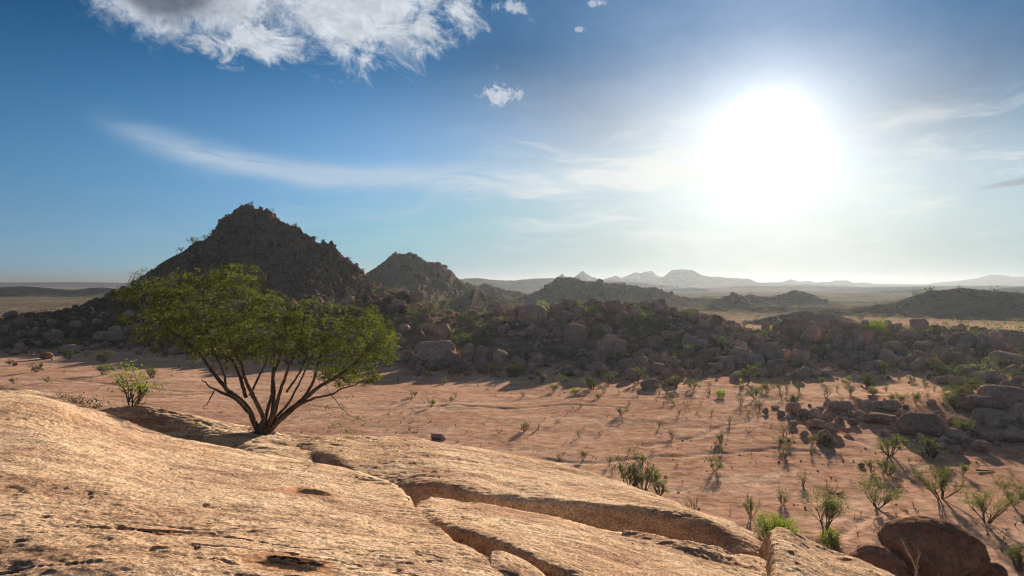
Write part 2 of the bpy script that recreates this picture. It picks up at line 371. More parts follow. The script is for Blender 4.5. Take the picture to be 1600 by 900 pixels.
def mat_leaf(name, c1, c2, transl=0.5):
    m, T, b = new_mat(name)
    geo = T.new('ShaderNodeNewGeometry'); p = geo.outputs['Position']
    oi = T.new('ShaderNodeObjectInfo')
    col = T.mix(T.ramp(T.noise(p, 2.6, 6, 0.75), 0.38, 0.66), c1, c2)
    v = T.m('ADD', 0.8, T.m('MULTIPLY', oi.outputs['Random'], 0.4))
    col = T.mix(1.0, col, T.comb(v, v, v), 'MULTIPLY')
    T.set(b, 'Base Color', col)
    tr = T.new('ShaderNodeBsdfTranslucent'); T.set(tr, 0, T.mix(1.0, col, (1.25, 1.2, 0.6, 1), 'MULTIPLY'))
    mx = T.new('ShaderNodeMixShader', inp={0: transl}); T.l.new(b.outputs[0], mx.inputs[1]); T.l.new(tr.outputs[0], mx.inputs[2])
    T.l.new(mx.outputs[0], T.n['Material Output'].inputs[0])
    return m
def mat_wood(name, c1, c2):
    m, T, b = new_mat(name)
    geo = T.new('ShaderNodeNewGeometry'); p = geo.outputs['Position']
    nn = T.noise(rotated(T, p, (0, 0, 0), (1, 1, 0.3)), 14.0, 5, 0.7)
    T.set(b, 'Base Color', T.mix(T.ramp(nn, 0.35, 0.65), c1, c2))
    T.set(b, 'Normal', bump(T, nn, 0.02, 1.0))
    return m

M_GRAN, TG, BG, CG = mat_granite()
M_SAND = mat_sand()
M_BOULD = mat_boulder('boulder_rock', (0.30, 0.178, 0.13), (0.40, 0.25, 0.188), (0.20, 0.125, 0.098), 1.0, 0.014)
M_BOULDGREY = mat_boulder('grey_boulder_rock', (0.28, 0.185, 0.142), (0.38, 0.26, 0.205), (0.18, 0.125, 0.098), 1.0, 0.014)
M_BIG = mat_boulder('dark_varnished_rock', (0.16, 0.085, 0.06), (0.26, 0.15, 0.10), (0.08, 0.05, 0.04), 1.0, 0.04)
M_H1 = mat_hill('red_hill_rock', (0.105, 0.062, 0.046), (0.17, 0.102, 0.075), (0.20, 0.10, 0.07), (0.06, 0.07, 0.03))
M_H2 = mat_hill('brown_hill_rock', (0.105, 0.072, 0.056), (0.155, 0.105, 0.08), (0.16, 0.096, 0.072), (0.05, 0.055, 0.03), 0.7, 0.7)
M_FAR = mat_hill('distant_rock', (0.11, 0.085, 0.072), (0.14, 0.105, 0.09), (0.16, 0.12, 0.10), (0.05, 0.05, 0.035), 0.25, 0.6)
M_BARK = mat_wood('dark_bark', (0.045, 0.034, 0.028), (0.14, 0.105, 0.082))
M_TWIG = mat_wood('grey_twig_bark', (0.10, 0.075, 0.06), (0.19, 0.15, 0.12))
M_DEAD = mat_wood('bleached_dead_wood', (0.36, 0.27, 0.20), (0.50, 0.40, 0.31))
M_LEAF = mat_leaf('acacia_leaf', (0.034, 0.047, 0.019), (0.118, 0.145, 0.055), 0.48)
M_LEAFG = mat_leaf('shrub_leaf', (0.075, 0.095, 0.04), (0.12, 0.14, 0.06), 0.4)
M_LEAFB = mat_leaf('bright_shrub_leaf', (0.13, 0.19, 0.03), (0.20, 0.27, 0.05), 0.5)
M_LEAFD = mat_leaf('dark_shrub_leaf', (0.035, 0.05, 0.02), (0.07, 0.085, 0.035), 0.35)
M_LEAFP = mat_leaf('dry_shrub_leaf', (0.16, 0.15, 0.08), (0.22, 0.20, 0.11), 0.4)

# ------------------------------------------------------------------ terrain
_ta = np.array([-900, -200, 0, 200, 400, 620, 700, 800, 900, 1000, 1100, 1180, 1250, 1330, 1430, 1500, 1600, 1900, 2600.])
_tf = np.array([556, 556, 552, 550, 562, 580, 582, 585, 585, 590, 588, 588, 588, 580, 578, 598, 600, 600, 600.])
_tc = np.array([500, 500, 499, 492, 480, 474, 492, 494, 480, 480, 500, 526, 512, 516, 516, 522, 534, 536, 540.])
_td = np.array([250, 250, 245, 240, 215, 205, 200, 200, 190, 188, 188, 195, 195, 190, 190, 195, 190, 190, 190.])
def ground(x, y, fine=True):
    x = np.asarray(x, float); y = np.asarray(y, float)
    yy = np.maximum(y, 1.0); a = np.clip(800 + F * x / yy, -900, 2600); a = np.where(y < 1, 800.0, a)
    fr = EYE * F / (np.interp(a, _ta, _tf) - HZ); dc = np.interp(a, _ta, _td)
    zc = EYE - (np.interp(a, _ta, _tc) - HZ) / F * dc
    fr = fr + 7 * fbm(x / 25, y / 25, 0, 3, seed=3)
    t = sstep(y, fr, dc) * 0.55 + np.clip((y - fr) / (dc - fr), 0, 1) * 0.45
    back = sstep(y, dc + 2, dc + 55)
    z = zc * t * (1 - 0.85 * back)
    z = z * (1 + 0.16 * fbm(x / 14, y / 14, 0, 3, seed=8)) * (y > 1)
    flat = 1 - np.clip(t, 0, 1)
    z = z + 0.35 * fbm(x / 32, y / 32, 0, 3, seed=1) * sstep(y, 20, 60)
    if fine: z = z + 0.12 * fbm(x / 5.5, y / 4.5, 0, 4, 0.6, seed=5) + 0.02 * ridged(x / 5.0 + 0.6 * fbm(x / 9, y / 9, seed=2), y / 3.2 + x / 9, 0, 3, seed=6)
    # second outcrop apron on the right (cluster shelf)
    z = z + 3.2 * np.exp(-(((x - 66) / 13) ** 2 + ((y - 92) / 13) ** 2)) 
    # the granite dome the viewer stands on
    r = np.hypot(x, y * 1.0 - 4)
    z = z + 12.4 * (1 - sstep(r, 9, 33))
    return z
HILLS = []
def hill(name, outline, D, near, far, mat, nx=200, ny=70, rough=1.0, steep=1.8, label=None, spur=0.35, cliff=None, seed=0, crestw=0.0, keep=False):
    ol = np.array(outline, float); hx = (ol[:, 0] - 800) / F * D; hz = EYE + (HZ - ol[:, 1]) / F * D
    hz = np.maximum(hz, 0.0)
    if not keep: near = max(hz.max(), 6.0) * 4.6; far = near * 1.1; steep += 0.9
    size = max(hz.max(), 4.0)
    def h(x, y):
        x = np.asarray(x, float); y = np.asarray(y, float)
        zc = np.interp(x, hx, hz, left=-3, right=-3)
        zc = zc + rough * size * 0.02 * fbm(x / size * 3.1, y / size * 3.1, 0, 4, 0.6, seed=seed + 2)
        yc = y + crestw * fbm(x / size / 1.5, 0.3, 0, 2, seed=seed + 4)
        v = yc - D
        sp = ridged(x / size * 1.5 + 0.4 * fbm(x / size, y / size, seed=seed), y / size * 0.35, 0, 4, seed=seed + 1)
        nr = near * (1 + 0.22 * fbm(x / size * 0.8, 3.3, 0, 3, seed=seed + 7))
        t = np.where(v < 0, 1 + v / nr, 1 - v / far)
        t = np.clip(t, -0.2, 1)
        tt = np.clip(t, 0, 1)
        pr = 0.45 * tt + 0.55 * tt ** steep
        z = zc * pr * (1 - spur * (0.5 - 0.5 * sp) * np.sin(np.clip(tt, 0, 1) * math.pi) ** 0.7)
        z = z + rough * size * 0.035 * fbm(x / size * 7, y / size * 7, 0, 5, 0.62, seed=seed + 3) * sstep(t, 0.0, 0.25)
        if not keep and size > 9:
            d1, d2, rv = worley(x / 5.0 + 0.3 * fbm(x / 7, y / 7, seed=3), y / 6.0, seed + 12)
            z = z + sstep(tt, 0.15, 0.4) * size * 0.035 * ((rv - 0.6) - 0.7 * (1 - sstep(d2 - d1, 0.0, 0.18)))
        if cliff:
            x0, x1, t0, t1, amp, cell = cliff
            mk = sstep(tt, t0, t0 + 0.15) * sstep(x, x0, x0 + 8) * (1 - sstep(x, x1 - 8, x1))
            d1, d2, rv = worley(x / cell + 0.25 * fbm(x / 5, y / 5, seed=3), y / (cell * 1.25), seed)
            mk = mk * (1 - 0.75 * sstep(tt, 0.90, 0.99))
            z = z + mk * ((rv - 0.62) * amp - amp * 0.55 * (1 - sstep(d2 - d1, 0.0, 0.16)))
            d1, d2, rv = worley(x / cell * 2.1, y / cell * 2.1, seed + 3)
            z = z + mk * ((rv - 0.5) * amp * 0.33 - amp * 0.2 * (1 - sstep(d2 - d1, 0.0, 0.2)))
        return z - 3.0 * (1 - sstep(t, -0.02, 0.10)) - 0.2
    xs = np.linspace(hx[0], hx[-1], nx); ys = D + np.linspace(-near * 1.28, far, ny)
    # closer rows near the crest
    Xg, Yg = np.meshgrid(xs, ys)
    Zg = h(Xg, Yg)
    me = mesh_np(name, np.stack([Xg, Yg, Zg], -1).reshape(-1, 3), grid_faces(ny, nx), True, [mat])
    link(name, me, kind='structure', label=label or name.replace('_', ' '))
    HILLS.append((hx[0], hx[-1], D - near * 1.28, D + far, h))
    return h
def terrain(x, y, fine=False):
    x = np.asarray(x, float); y = np.asarray(y, float)
    z = ground(x, y, fine)
    for x0, x1, y0, y1, h in HILLS:
        k = (x >= x0) & (x <= x1) & (y >= y0) & (y <= y1)
        if np.any(k): z = np.where(k, np.maximum(z, h(x, y)), z)
    return z
def hit(px, py, d0=30.0, d1=900.0):
    """first point of the terrain seen under a photo pixel"""
    ds = d0 * (d1 / d0) ** (np.arange(900) / 899.0)
    x = (px - 800) / F * ds; zr = EYE + (HZ - py) / F * ds
    k = np.nonzero(terrain(x, ds) >= zr)[0]
    if len(k) == 0: return None
    i = k[0]; d = ds[i]
    return np.array([x[i], d, float(terrain(x[i], d, True))])

WASHES = [([(1010, 697), (1050, 690), (1085, 683), (1110, 673), (1150, 664), (1182, 656), (1196, 642)], 0.5), ([(860, 716), (930, 724), (990, 718), (1060, 712), (1120, 707), (1210, 700), (1290, 706)], 0.45),
          ([(1600, 700), (1520, 690), (1450, 700), (1400, 690), (1370, 700), (1345, 690), (1320, 680)], 0.6), ([(640, 640), (720, 634), (800, 640), (900, 634), (980, 640)], 0.5), ([(1230, 900), (1290, 850), (1360, 800), (1380, 760), (1430, 735), (1480, 700)], 0.35), ([(0, 600), (90, 592), (180, 600), (290, 612), (420, 608)], 0.6)]
def wash_mask(X, Y):
    m = np.zeros(X.shape)
    Xj = X + 0.9 * fbm(X / 3.0, Y / 3.0, 0, 3, seed=61); Yj = Y + 0.9 * fbm(X / 3.0, Y / 3.0, 5, 3, seed=62)
    for pl, w in WASHES:
        G = np.array([((px - 800) / F * EYE * F / (py - HZ), EYE * F / (py - HZ)) for px, py in pl])
        for a, b in zip(G[:-1], G[1:]):
            ab = b - a; t = np.clip(((Xj - a[0]) * ab[0] + (Yj - a[1]) * ab[1]) / (ab @ ab), 0, 1)
            dd = np.hypot(Xj - a[0] - t * ab[0], Yj - a[1] - t * ab[1]); m = np.maximum(m, 1 - sstep(dd, w * 0.4, w * 1.8))
    return m
def build_ground():
    rr = np.concatenate([np.linspace(0, 28, 12)[:-1], 28 * (260 / 28.) ** (np.arange(470) / 470.), 260 * (12000 / 260.) ** (np.arange(120) / 119.)])
    an = np.concatenate([np.linspace(-180, -44, 30)[:-1], np.linspace(-44, 44, 480), np.linspace(44, 180, 30)[1:-1]])
    A, R = np.meshgrid(np.radians(an), rr)
    X = R * np.sin(A); Y = R * np.cos(A); Z = ground(X, Y); W = wash_mask(X, Y); Z = Z - 0.13 * W
    me = mesh_np('ground', np.stack([X, Y, Z], -1).reshape(-1, 3), grid_faces(len(rr), len(an), True)[:, ::-1], True, [M_SAND])
    yy = np.maximum(Y, 1.0); a_ = np.clip(800 + F * X / yy, -900, 2600); fr = EYE * F / (np.interp(a_, _ta, _tf) - HZ)
    at = me.attributes.new('gap_shade', 'FLOAT', 'POINT'); at.data.foreach_set('value', (sstep(Y, fr + 1, fr + 12) * (Y > 1) * (1 - sstep(Y, 230, 262))).ravel().astype(np.float32))  # mask of the painted shade over the ridge ground
    at = me.attributes.new('wash', 'FLOAT', 'POINT'); at.data.foreach_set('value', W.ravel().astype(np.float32))
    link('ground', me, kind='structure', label='reddish sand plain with dry washes')
build_ground()

H1 = hill('rocky_hill', [(-60, 530), (0, 517), (60, 507), (110, 495), (140, 478), (160, 470), (180, 458), (200, 450), (212, 440), (225, 432), (238, 417), (245, 410), (262, 401), (285, 389), (300, 377),
     (325, 367), (340, 357), (344, 343), (350, 336), (360, 333), (370, 326), (380, 319), (392, 318), (400, 321), (415, 324), (427, 329), (430, 337), (445, 344), (460, 349), (468, 357), (480, 364),
     (500, 377), (520, 378), (527, 389), (545, 404), (560, 414), (575, 430), (588, 437), (600, 449), (620, 458), (660, 474), (720, 492), (780, 510)], 300, 112, 110, M_H1, 620, 300, 0.8, 2.1,
     'tall pyramid shaped rocky hill with a cliffed summit', 0.22, (-140, -62, 0.50, 1.0, 3.8, 3.0), 11, 5, keep=True)
hill('rocky_hill', [(540, 492), (560, 455), (575, 424), (595, 410), (608, 397), (618, 393), (628, 395), (645, 395), (655, 400), (680, 408), (695, 413), (707, 421), (712, 430), (725, 437), (745, 446), (770, 470), (810, 494)],
     520, 190, 200, M_H2, 300, 130, 1.0, 1.5, 'second brown hill with a blunt top behind the pyramid shaped hill', 0.3, (-130, -30, 0.55, 1, 4.5, 6), 21, 8)
hill('rocky_ridge', [(690, 478), (735, 458), (750, 444), (758, 440), (775, 447), (790, 452), (812, 454), (850, 470), (880, 480)], 640, 150, 150, M_H2, 160, 60, 1.2, 1.4, 'low saddle ridge beside the second hill', 0.3, None, 31)
hill('rocky_ridge', [(770, 482), (815, 463), (835, 456), (850, 447), (860, 441), (866, 434), (871, 431), (880, 434), (890, 432), (905, 434), (912, 438), (931, 440), (934, 434), (942, 435), (944, 441), (965, 441), (985, 443),
     (1010, 449), (1023, 446), (1033, 452), (1050, 457), (1062, 462), (1080, 465), (1110, 465), (1140, 470), (1180, 470)], 560, 230, 200, M_H2, 420, 110, 1.0, 1.5, 'long dark ridge with two square knobs on its crest', 0.35, (40, 170, 0.6, 1, 4, 7), 41, 8)
hill('rocky_knoll', [(1050, 490), (1080, 485), (1100, 482), (1112, 471), (1125, 465), (1140, 460), (1150, 458), (1160, 461), (1170, 468), (1180, 477), (1200, 482), (1220, 487), (1240, 492)],
     480, 60, 90, M_H2, 200, 70, 1.6, 1.7, 'small craggy knoll standing alone in the valley', 0.3, None, 51)
hill('rocky_hill', [(1110, 474), (1150, 466), (1172, 459), (1190, 463), (1205, 463), (1215, 461), (1230, 456), (1238, 453), (1246, 453), (1258, 455), (1275, 461), (1284, 469), (1296, 472), (1312, 474), (1340, 476)],
     560, 190, 200, M_H2, 260, 90, 1.0, 1.4, 'hazy hill with a rounded cap beyond the knoll', 0.3, None, 61)
hill('rocky_hill', [(1300, 483), (1340, 481), (1362, 477), (1372, 474), (1395, 473), (1415, 465), (1440, 457), (1470, 451), (1500, 449), (1540, 451), (1580, 455), (1620, 458), (1800, 470), (2000, 479)],
     385, 170, 200, M_H2, 420, 110, 0.8, 1.3, 'broad flat topped dark hill behind the sandy clearing', 0.35, None, 71, 8)
hill('rocky_hill', [(1480, 458), (1540, 453), (1570, 449), (1600, 448), (1700, 445), (1900, 452), (2100, 458)], 1100, 250, 250, M_FAR, 160, 50, 0.6, 1.3, 'far slope beyond the broad dark hill', 0.3, None, 81)
hill('valley_slope', [(1270, 458), (1310, 457.5), (1340, 457), (1370, 455), (1400, 453), (1440, 451), (1480, 453), (1560, 457)], 1250, 420, 250, M_FAR, 160, 60, 0.6, 1.2, 'pale slope sliding down into the misty valley', 0.35, None, 91)
hill('distant_plateau', [(-500, 443), (-200, 441), (0, 441), (60, 440.5), (110, 440), (170, 441), (230, 441), (320, 443), (500, 446)], 3300, 900, 500, M_FAR, 300, 50, 0.25, 1.2, 'far blue plateau on the horizon', 0.4, None, 101)
hill('distant_ridge', [(-500, 452), (-100, 449), (0, 448), (30, 447), (60, 448), (90, 451), (120, 452), (140, 449), (160, 448), (180, 451), (210, 455), (280, 457), (400, 457)], 900, 520, 300, M_FAR, 300, 90, 0.7, 1.2, 'folded blue grey ridge below the far plateau', 0.55, None, 111)
hill('rocky_outcrop', [(14, 494), (30, 490), (45, 487), (58, 485), (72, 487), (84, 489), (96, 486), (108, 491), (118, 494)], 372, 18, 25, M_H1, 90, 40, 2.0, 1.2, 'low dark outcrop on the pale flat', 0.2, None, 121)
hill('rocky_mound', [(1150, 506), (1180, 500), (1215, 492), (1240, 487), (1258, 484), (1275, 488), (1292, 487), (1320, 495), (1345, 504)], 300, 30, 40, M_H2, 160, 60, 2.2, 1.3, 'scrubby rock mound rising behind the leaning twin boulders', 0.2, None, 131)
hill('rocky_mound', [(960, 490), (1000, 484), (1040, 481), (1085, 483), (1120, 479), (1160, 482), (1200, 478), (1250, 480), (1300, 479), (1340, 483), (1400, 487), (1440, 488)], 430, 30, 40, M_H2, 260, 50, 2.2, 1.2, 'low scrubby rise across the valley mouth', 0.2, None, 151)
hill('rocky_mound', [(690, 476), (720, 462), (735, 452), (742, 447), (752, 455), (765, 462), (790, 468), (820, 476)], 400, 30, 40, M_H2, 160, 60, 2.0, 1.3, 'knobbly mound under the second brown hill', 0.2, None, 141)
for i, (nm, lab, D, near, ol) in enumerate([
    ('distant_mountain', 'long pale scarp left of the pointed peak', 1900, 500, [(640, 446), (700, 440), (730, 434.5), (745, 434), (775, 437), (805, 438), (830, 435), (865, 434), (900, 438), (960, 438), (1010, 442), (1040, 446), (1060, 449)]),
    ('distant_mountain', 'small pale tooth beside the pointed peak', 2700, 300, [(855, 441), (868, 436), (878, 427), (888, 435), (900, 441)]),
    ('distant_mountain', 'sharp pointed hazy peak', 2600, 420, [(860, 442), (893, 435), (901, 430), (907, 424.5), (911, 423), (916, 427), (924, 432), (940, 437), (975, 442)]),
    ('distant_mountain', 'twin humped hazy mountain', 3300, 500, [(930, 441), (952, 433), (962, 430), (972, 434), (985, 428), (994, 424.5), (1002, 427), (1008, 424), (1018, 423), (1026, 429), (1036, 434), (1070, 441)]),
    ('distant_mountain', 'hazy table mountain with long low shoulder', 3000, 600, [(985, 443), (1020, 435), (1038, 431), (1046, 424), (1054, 421), (1066, 420.5), (1084, 422), (1094, 428), (1102, 431), (1150, 434), (1172, 436), (1184, 441), (1230, 443), (1330, 446)]),
    ('distant_hills', 'faint broken hills under the sun', 3800, 500, [(1170, 445), (1200, 441), (1222, 440), (1236, 436), (1250, 440), (1262, 438), (1275, 441), (1296, 440), (1305, 438), (1325, 438), (1332, 442), (1352, 441), (1362, 443), (1420, 444), (1500, 445)]),
    ('distant_mountain', 'faint flat mountain at the end of the valley', 4500, 600, [(1460, 442), (1500, 438), (1530, 434), (1545, 429), (1560, 429), (1580, 432), (1640, 433), (1750, 440)]),
    ('distant_ridge', 'low hazy ridge across the valley floor', 2100, 500, [(1100, 450), (1150, 447), (1250, 446), (1330, 448), (1420, 447.5), (1560, 446), (1700, 449)]),
    ('distant_ridge', 'low hazy hump behind the long dark ridge', 1500, 250, [(1010, 456), (1050, 452), (1078, 449), (1100, 451), (1130, 455)]),
    ('distant_ridge', 'misty spur above the valley floor', 1700, 300, [(1290, 452), (1330, 450), (1370, 450), (1440, 447), (1500, 452)]),
]):
    hill(nm, ol, D, near, near * 0.8, M_FAR, 200, 40, 0.22, 1.5, lab, 0.3, None, 200 + 10 * i)

# ------------------------------------------------------------------ haze
def build_haze():
    b = 12600.0; z0, z1 = -3.0, 96.0
    V = [(sx * b, sy * b, z) for z in (z0, z1) for sy in (-1, 1) for sx in (-1, 1)]
    Fc = [(0, 2, 3, 1), (4, 5, 7, 6), (0, 1, 5, 4), (1, 3, 7, 5), (3, 2, 6, 7), (2, 0, 4, 6)]
    m = bpy.data.materials.new('thin_haze'); m.use_nodes = True; T = NT(m.node_tree)
    for nd in list(T.n): T.n.remove(nd)
    out = T.new('ShaderNodeOutputMaterial'); v = T.new('ShaderNodeVolumePrincipled')
    v.inputs['Color'].default_value = (0.19, 0.215, 0.245, 1); v.inputs['Density'].default_value = 0.00021; v.inputs['Anisotropy'].default_value = 0.5
    T.l.new(v.outputs[0], out.inputs['Volume'])
    me = mesh_np('haze', V, Fc, False, [m])
    link('haze', me, kind='stuff', label='thin dusty haze lying over the plain')
build_haze()
# ------------------------------------------------------------------ foreground granite slabs
def crom(Pc, n):
    """Catmull-Rom resample of a list of points (k,...) to n samples, spaced by index"""
    Pc = np.asarray(Pc, float); k = len(Pc)
    Q = np.concatenate([[2 * Pc[0] - Pc[1]], Pc, [2 * Pc[-1] - Pc[-2]]])
    t = np.linspace(0, k - 1, n); i = np.minimum(t.astype(int), k - 2); u = (t - i).reshape((-1,) + (1,) * (Pc.ndim - 1))
    a, b, c, d = Q[i], Q[i + 1], Q[i + 2], Q[i + 3]
    return 0.5 * (2 * b + (c - a) * u + (2 * a - 5 * b + 4 * c - d) * u ** 2 + (3 * b - a - 3 * c + d) * u ** 3)
def patches_char(Pw):
    return Pw
def slab(name, label, cols, nu, nv, skirt_near=0.0, skirt_far=1.0, skirt_left=0.0, skirt_right=0.0, amp=1.0, seed=0):
    G = np.array([[P(*c) for c in col] for col in cols])           # (columns, rows, 3)
    k, r, _ = G.shape
    nvv = nv
    C = crom(np.swapaxes(G, 0, 1), nvv)                              # rows resampled
    C = crom(np.swapaxes(C, 0, 1), nu)                               # columns resampled -> (nu, nv, 3)
    def ext(C, offs, axis, end):
        e = C[-1:] if (axis == 0 and end) else C[:1] if axis == 0 else C[:, -1:] if end else C[:, :1]
        add = [e + np.array(o) for o in offs]
        if not end: add = add[::-1]
        return np.concatenate([C] + add if end else add + [C], axis=axis)
    nf = nn_ = nl = nr = 0
    def curve(dy, dz, s, n=10, dx=0.0):
        return [(dx * s * math.sin(q * 1.5), dy * s * math.sin(q * 1.5), dz * s * (1 - math.cos(q * 1.5))) for q in np.linspace(0.12, 1, n)]
    if skirt_far: C = ext(C, curve(1.1, -3.0, skirt_far, 14), 1, True)
    if skirt_near: C = ext(C, curve(-0.12, -1.6, skirt_near, 10), 1, False)
    if skirt_right: C = ext(C, curve(0.02, -1.6, skirt_right, 10, 0.22), 0, True)
    if skirt_left: C = ext(C, curve(0.02, -1.6, skirt_left, 10, -0.22), 0, False)
    # normals
    du = np.gradient(C, axis=0); dv = np.gradient(C, axis=1)
    N = np.cross(du, dv); N /= np.linalg.norm(N, axis=2, keepdims=True) + 1e-9
    x, y, z = C[..., 0], C[..., 1], C[..., 2]
    ca, sa = math.cos(math.radians(14)), math.sin(math.radians(14))
    xs, ys = x * ca + y * sa, -x * sa + y * ca
    h = 0.07 * fbm(x / 1.6, y / 1.6, z / 1.6, 3, seed=seed)
    fl = fbm(xs / 1.1, ys / 0.36, z / 0.4, 5, 0.62, seed=seed + 40)
    step = sstep(fl, -0.05, 0.06) + sstep(fl, 0.20, 0.28) + sstep(fl, -0.32, -0.25)
    h = h + 0.007 * step
    cr = np.abs(fbm(xs / 1.6, ys / 0.33, z / 0.5, 4, 0.6, seed=seed + 80))
    msk = sstep(fbm(xs / 2.2, ys / 1.2, z, 3, seed=seed + 90), 0.02, 0.22)
    h = h - 0.03 * (1 - sstep(cr, 0.0, 0.045)) * msk
    h = h + 0.022 * fbm(x / 0.42, y / 0.30, z / 0.3, 4, 0.62, seed=seed + 50)
    pit = fbm(xs / 0.30, ys / 0.15, z / 0.2, 3, 0.6, seed=seed + 70)
    h = h - 0.014 * sstep(pit, 0.26, 0.5) * sstep(fbm(x / 1.8, y / 1.8, 0, 2, seed=seed + 71), -0.15, 0.2)
    h = h + 0.010 * fbm(x / 0.12, y / 0.09, z / 0.09, 3, 0.6, seed=seed + 60)
    C = C + N * (h * amp)[..., None]
    me = mesh_np(name, C.reshape(-1, 3), grid_faces(C.shape[0], C.shape[1]), True, [M_GRAN])
    return link(name, me, kind='structure', label=label)

slab('granite_slab', 'broad sunlit granite slab filling the near corner with charred spots', [
    [(-520, 1250, 2.3), (-480, 860, 4.2), (-450, 690, 7.0), (-430, 585, 13)],
    [(-160, 1250, 2.3), (-90, 865, 3.9), (-40, 720, 6.6), (0, 607, 13)],
    [(120, 1250, 2.3), (125, 880, 3.8), (130, 745, 6.5), (130, 637, 13)],
    [(250, 1250, 2.4), (250, 890, 3.8), (250, 775, 6.4), (250, 679, 12.8)],
    [(420, 1250, 2.5), (410, 900, 4.0), (400, 795, 6.4), (400, 711, 12.4)],
    [(580, 1250, 2.6), (555, 905, 4.2), (520, 815, 6.4), (500, 728, 11.6)],
    [(720, 1200, 2.8), (685, 905, 4.5), (630, 832, 6.5), (590, 748, 10.8)],
    [(800, 1100, 3.3), (765, 905, 4.8), (690, 838, 6.4), (630, 774, 9.4)],
    [(840, 1090, 3.45), (788, 912, 4.85), (712, 850, 6.2), (640, 796, 8.6)]], 420, 390, 0, 1.2, 0, 0.6, 1.0, 1)
slab('granite_slab', 'shadowed granite slab under the spreading tree', [
    [(-160, 740, 19.2), (-150, 690, 19.3), (-140, 645, 19.5), (-140, 614, 20)],
    [(40, 760, 19.1), (50, 710, 19.2), (60, 668, 19.4), (65, 634, 20)],
    [(150, 780, 19.2), (150, 730, 19.3), (150, 680, 19.6), (150, 642, 20.2)],
    [(230, 790, 19.0), (230, 740, 19.2), (230, 684, 19.6), (220, 635, 20.6)],
    [(320, 800, 18.0), (320, 750, 18.2), (322, 700, 19.0), (320, 654, 20.9)],
    [(410, 800, 13.6), (410, 750, 15), (410, 708, 17.6), (410, 671, 21)],
    [(490, 800, 13.2), (490, 758, 14.6), (490, 725, 17), (480, 693, 20)],
    [(560, 800, 13), (560, 768, 14), (555, 745, 15.8), (545, 720, 18)],
    [(606, 810, 12.6), (598, 778, 13.4), (594, 760, 14.5), (588, 745, 15.8)]], 300, 170, 0, 1.2, 0, 0.8, 1.6, 2)
slab('granite_slab', 'long rear granite slab with a shaded overhanging edge', [
    [(418, 730, 19.6), (424, 706, 20), (428, 692, 20.4), (430, 684, 20.9), (430, 680, 21.3), (432, 676, 21.7)],
    [(520, 745, 16.6), (520, 724, 17), (520, 712, 17.6), (520, 700, 18.8), (520, 690, 20.2), (520, 681, 22)],
    [(600, 800, 14.3), (600, 768, 14.7), (600, 748, 15.4), (600, 725, 17), (602, 702, 19.4), (605, 684, 22.4)],
    [(690, 820, 13.9), (690, 785, 14.0), (690, 757, 14.3), (690, 735, 16), (690, 712, 18.8), (690, 691, 22.4)],
    [(780, 840, 13.3), (780, 805, 13.35), (780, 772, 13.6), (780, 752, 15.5), (780, 728, 18.4), (780, 705, 22)],
    [(880, 860, 13.1), (880, 820, 13.15), (880, 780, 13.4), (880, 768, 15), (880, 748, 17.8), (880, 728, 21)],
    [(980, 880, 12.9), (980, 838, 12.95), (980, 791, 13.2), (980, 784, 14.6), (980, 774, 16.8), (980, 759, 19.6)],
    [(1080, 900, 12.5), (1080, 858, 12.6), (1080, 811, 12.9), (1080, 806, 14), (1080, 799, 15.5), (1080, 793, 17.6)],
    [(1160, 920, 11.5), (1160, 875, 11.9), (1160, 840, 12.6), (1160, 833, 13.2), (1160, 827, 14), (1160, 822, 15)],
    [(1204, 940, 11.2), (1208, 900, 11.5), (1210, 872, 12), (1210, 862, 12.3), (1208, 855, 12.8), (1206, 850, 13.2)]], 420, 200, 0.3, 1.2, 0.5, 0.5, 1.4, 3)
slab('granite_slab', 'pale tilted granite slab between two dark cracks', [
    [(652, 858, 8.2), (650, 832, 8.3), (650, 812, 8.6), (650, 798, 9.2), (658, 786, 10.2)],
    [(706, 868, 7.4), (704, 842, 7.45), (702, 820, 7.7), (695, 805, 8.8), (686, 781, 10.8)],
    [(785, 895, 6.5), (782, 868, 6.55), (780, 843, 6.8), (772, 820, 8.4), (762, 793, 11)],
    [(865, 935, 5.9), (862, 905, 5.95), (860, 876, 6.2), (860, 845, 7.9), (860, 811, 11)],
    [(960, 985, 5.6), (960, 950, 5.65), (958, 916, 5.9), (960, 875, 7.6), (960, 832, 10.8)],
    [(1080, 1040, 5.5), (1080, 1000, 5.6), (1076, 962, 5.9), (1070, 908, 7.6), (1060, 851, 10.5)],
    [(1200, 1080, 6.0), (1200, 1040, 6.1), (1196, 1000, 6.3), (1180, 940, 7.9), (1160, 882, 10)],
    [(1330, 1110, 6.4), (1330, 1070, 6.5), (1320, 1030, 6.8), (1290, 960, 8.2), (1250, 907, 9.6)]], 380, 240, 0.4, 0.8, 0.6, 0, 1.1, 4)
slab('granite_fragment', 'small wedge of granite split off beside the crack', [
    [(772, 990, 4.5), (770, 925, 4.8), (768, 884, 5.1), (768, 862, 5.5)],
    [(830, 1000, 4.6), (818, 930, 4.9), (806, 892, 5.1), (800, 871, 5.5)],
    [(900, 1010, 4.7), (870, 945, 5.0), (856, 915, 5.2), (846, 899, 5.4)]], 70, 70, 0.3, 0.4, 0.35, 0.3, 0.8, 5)
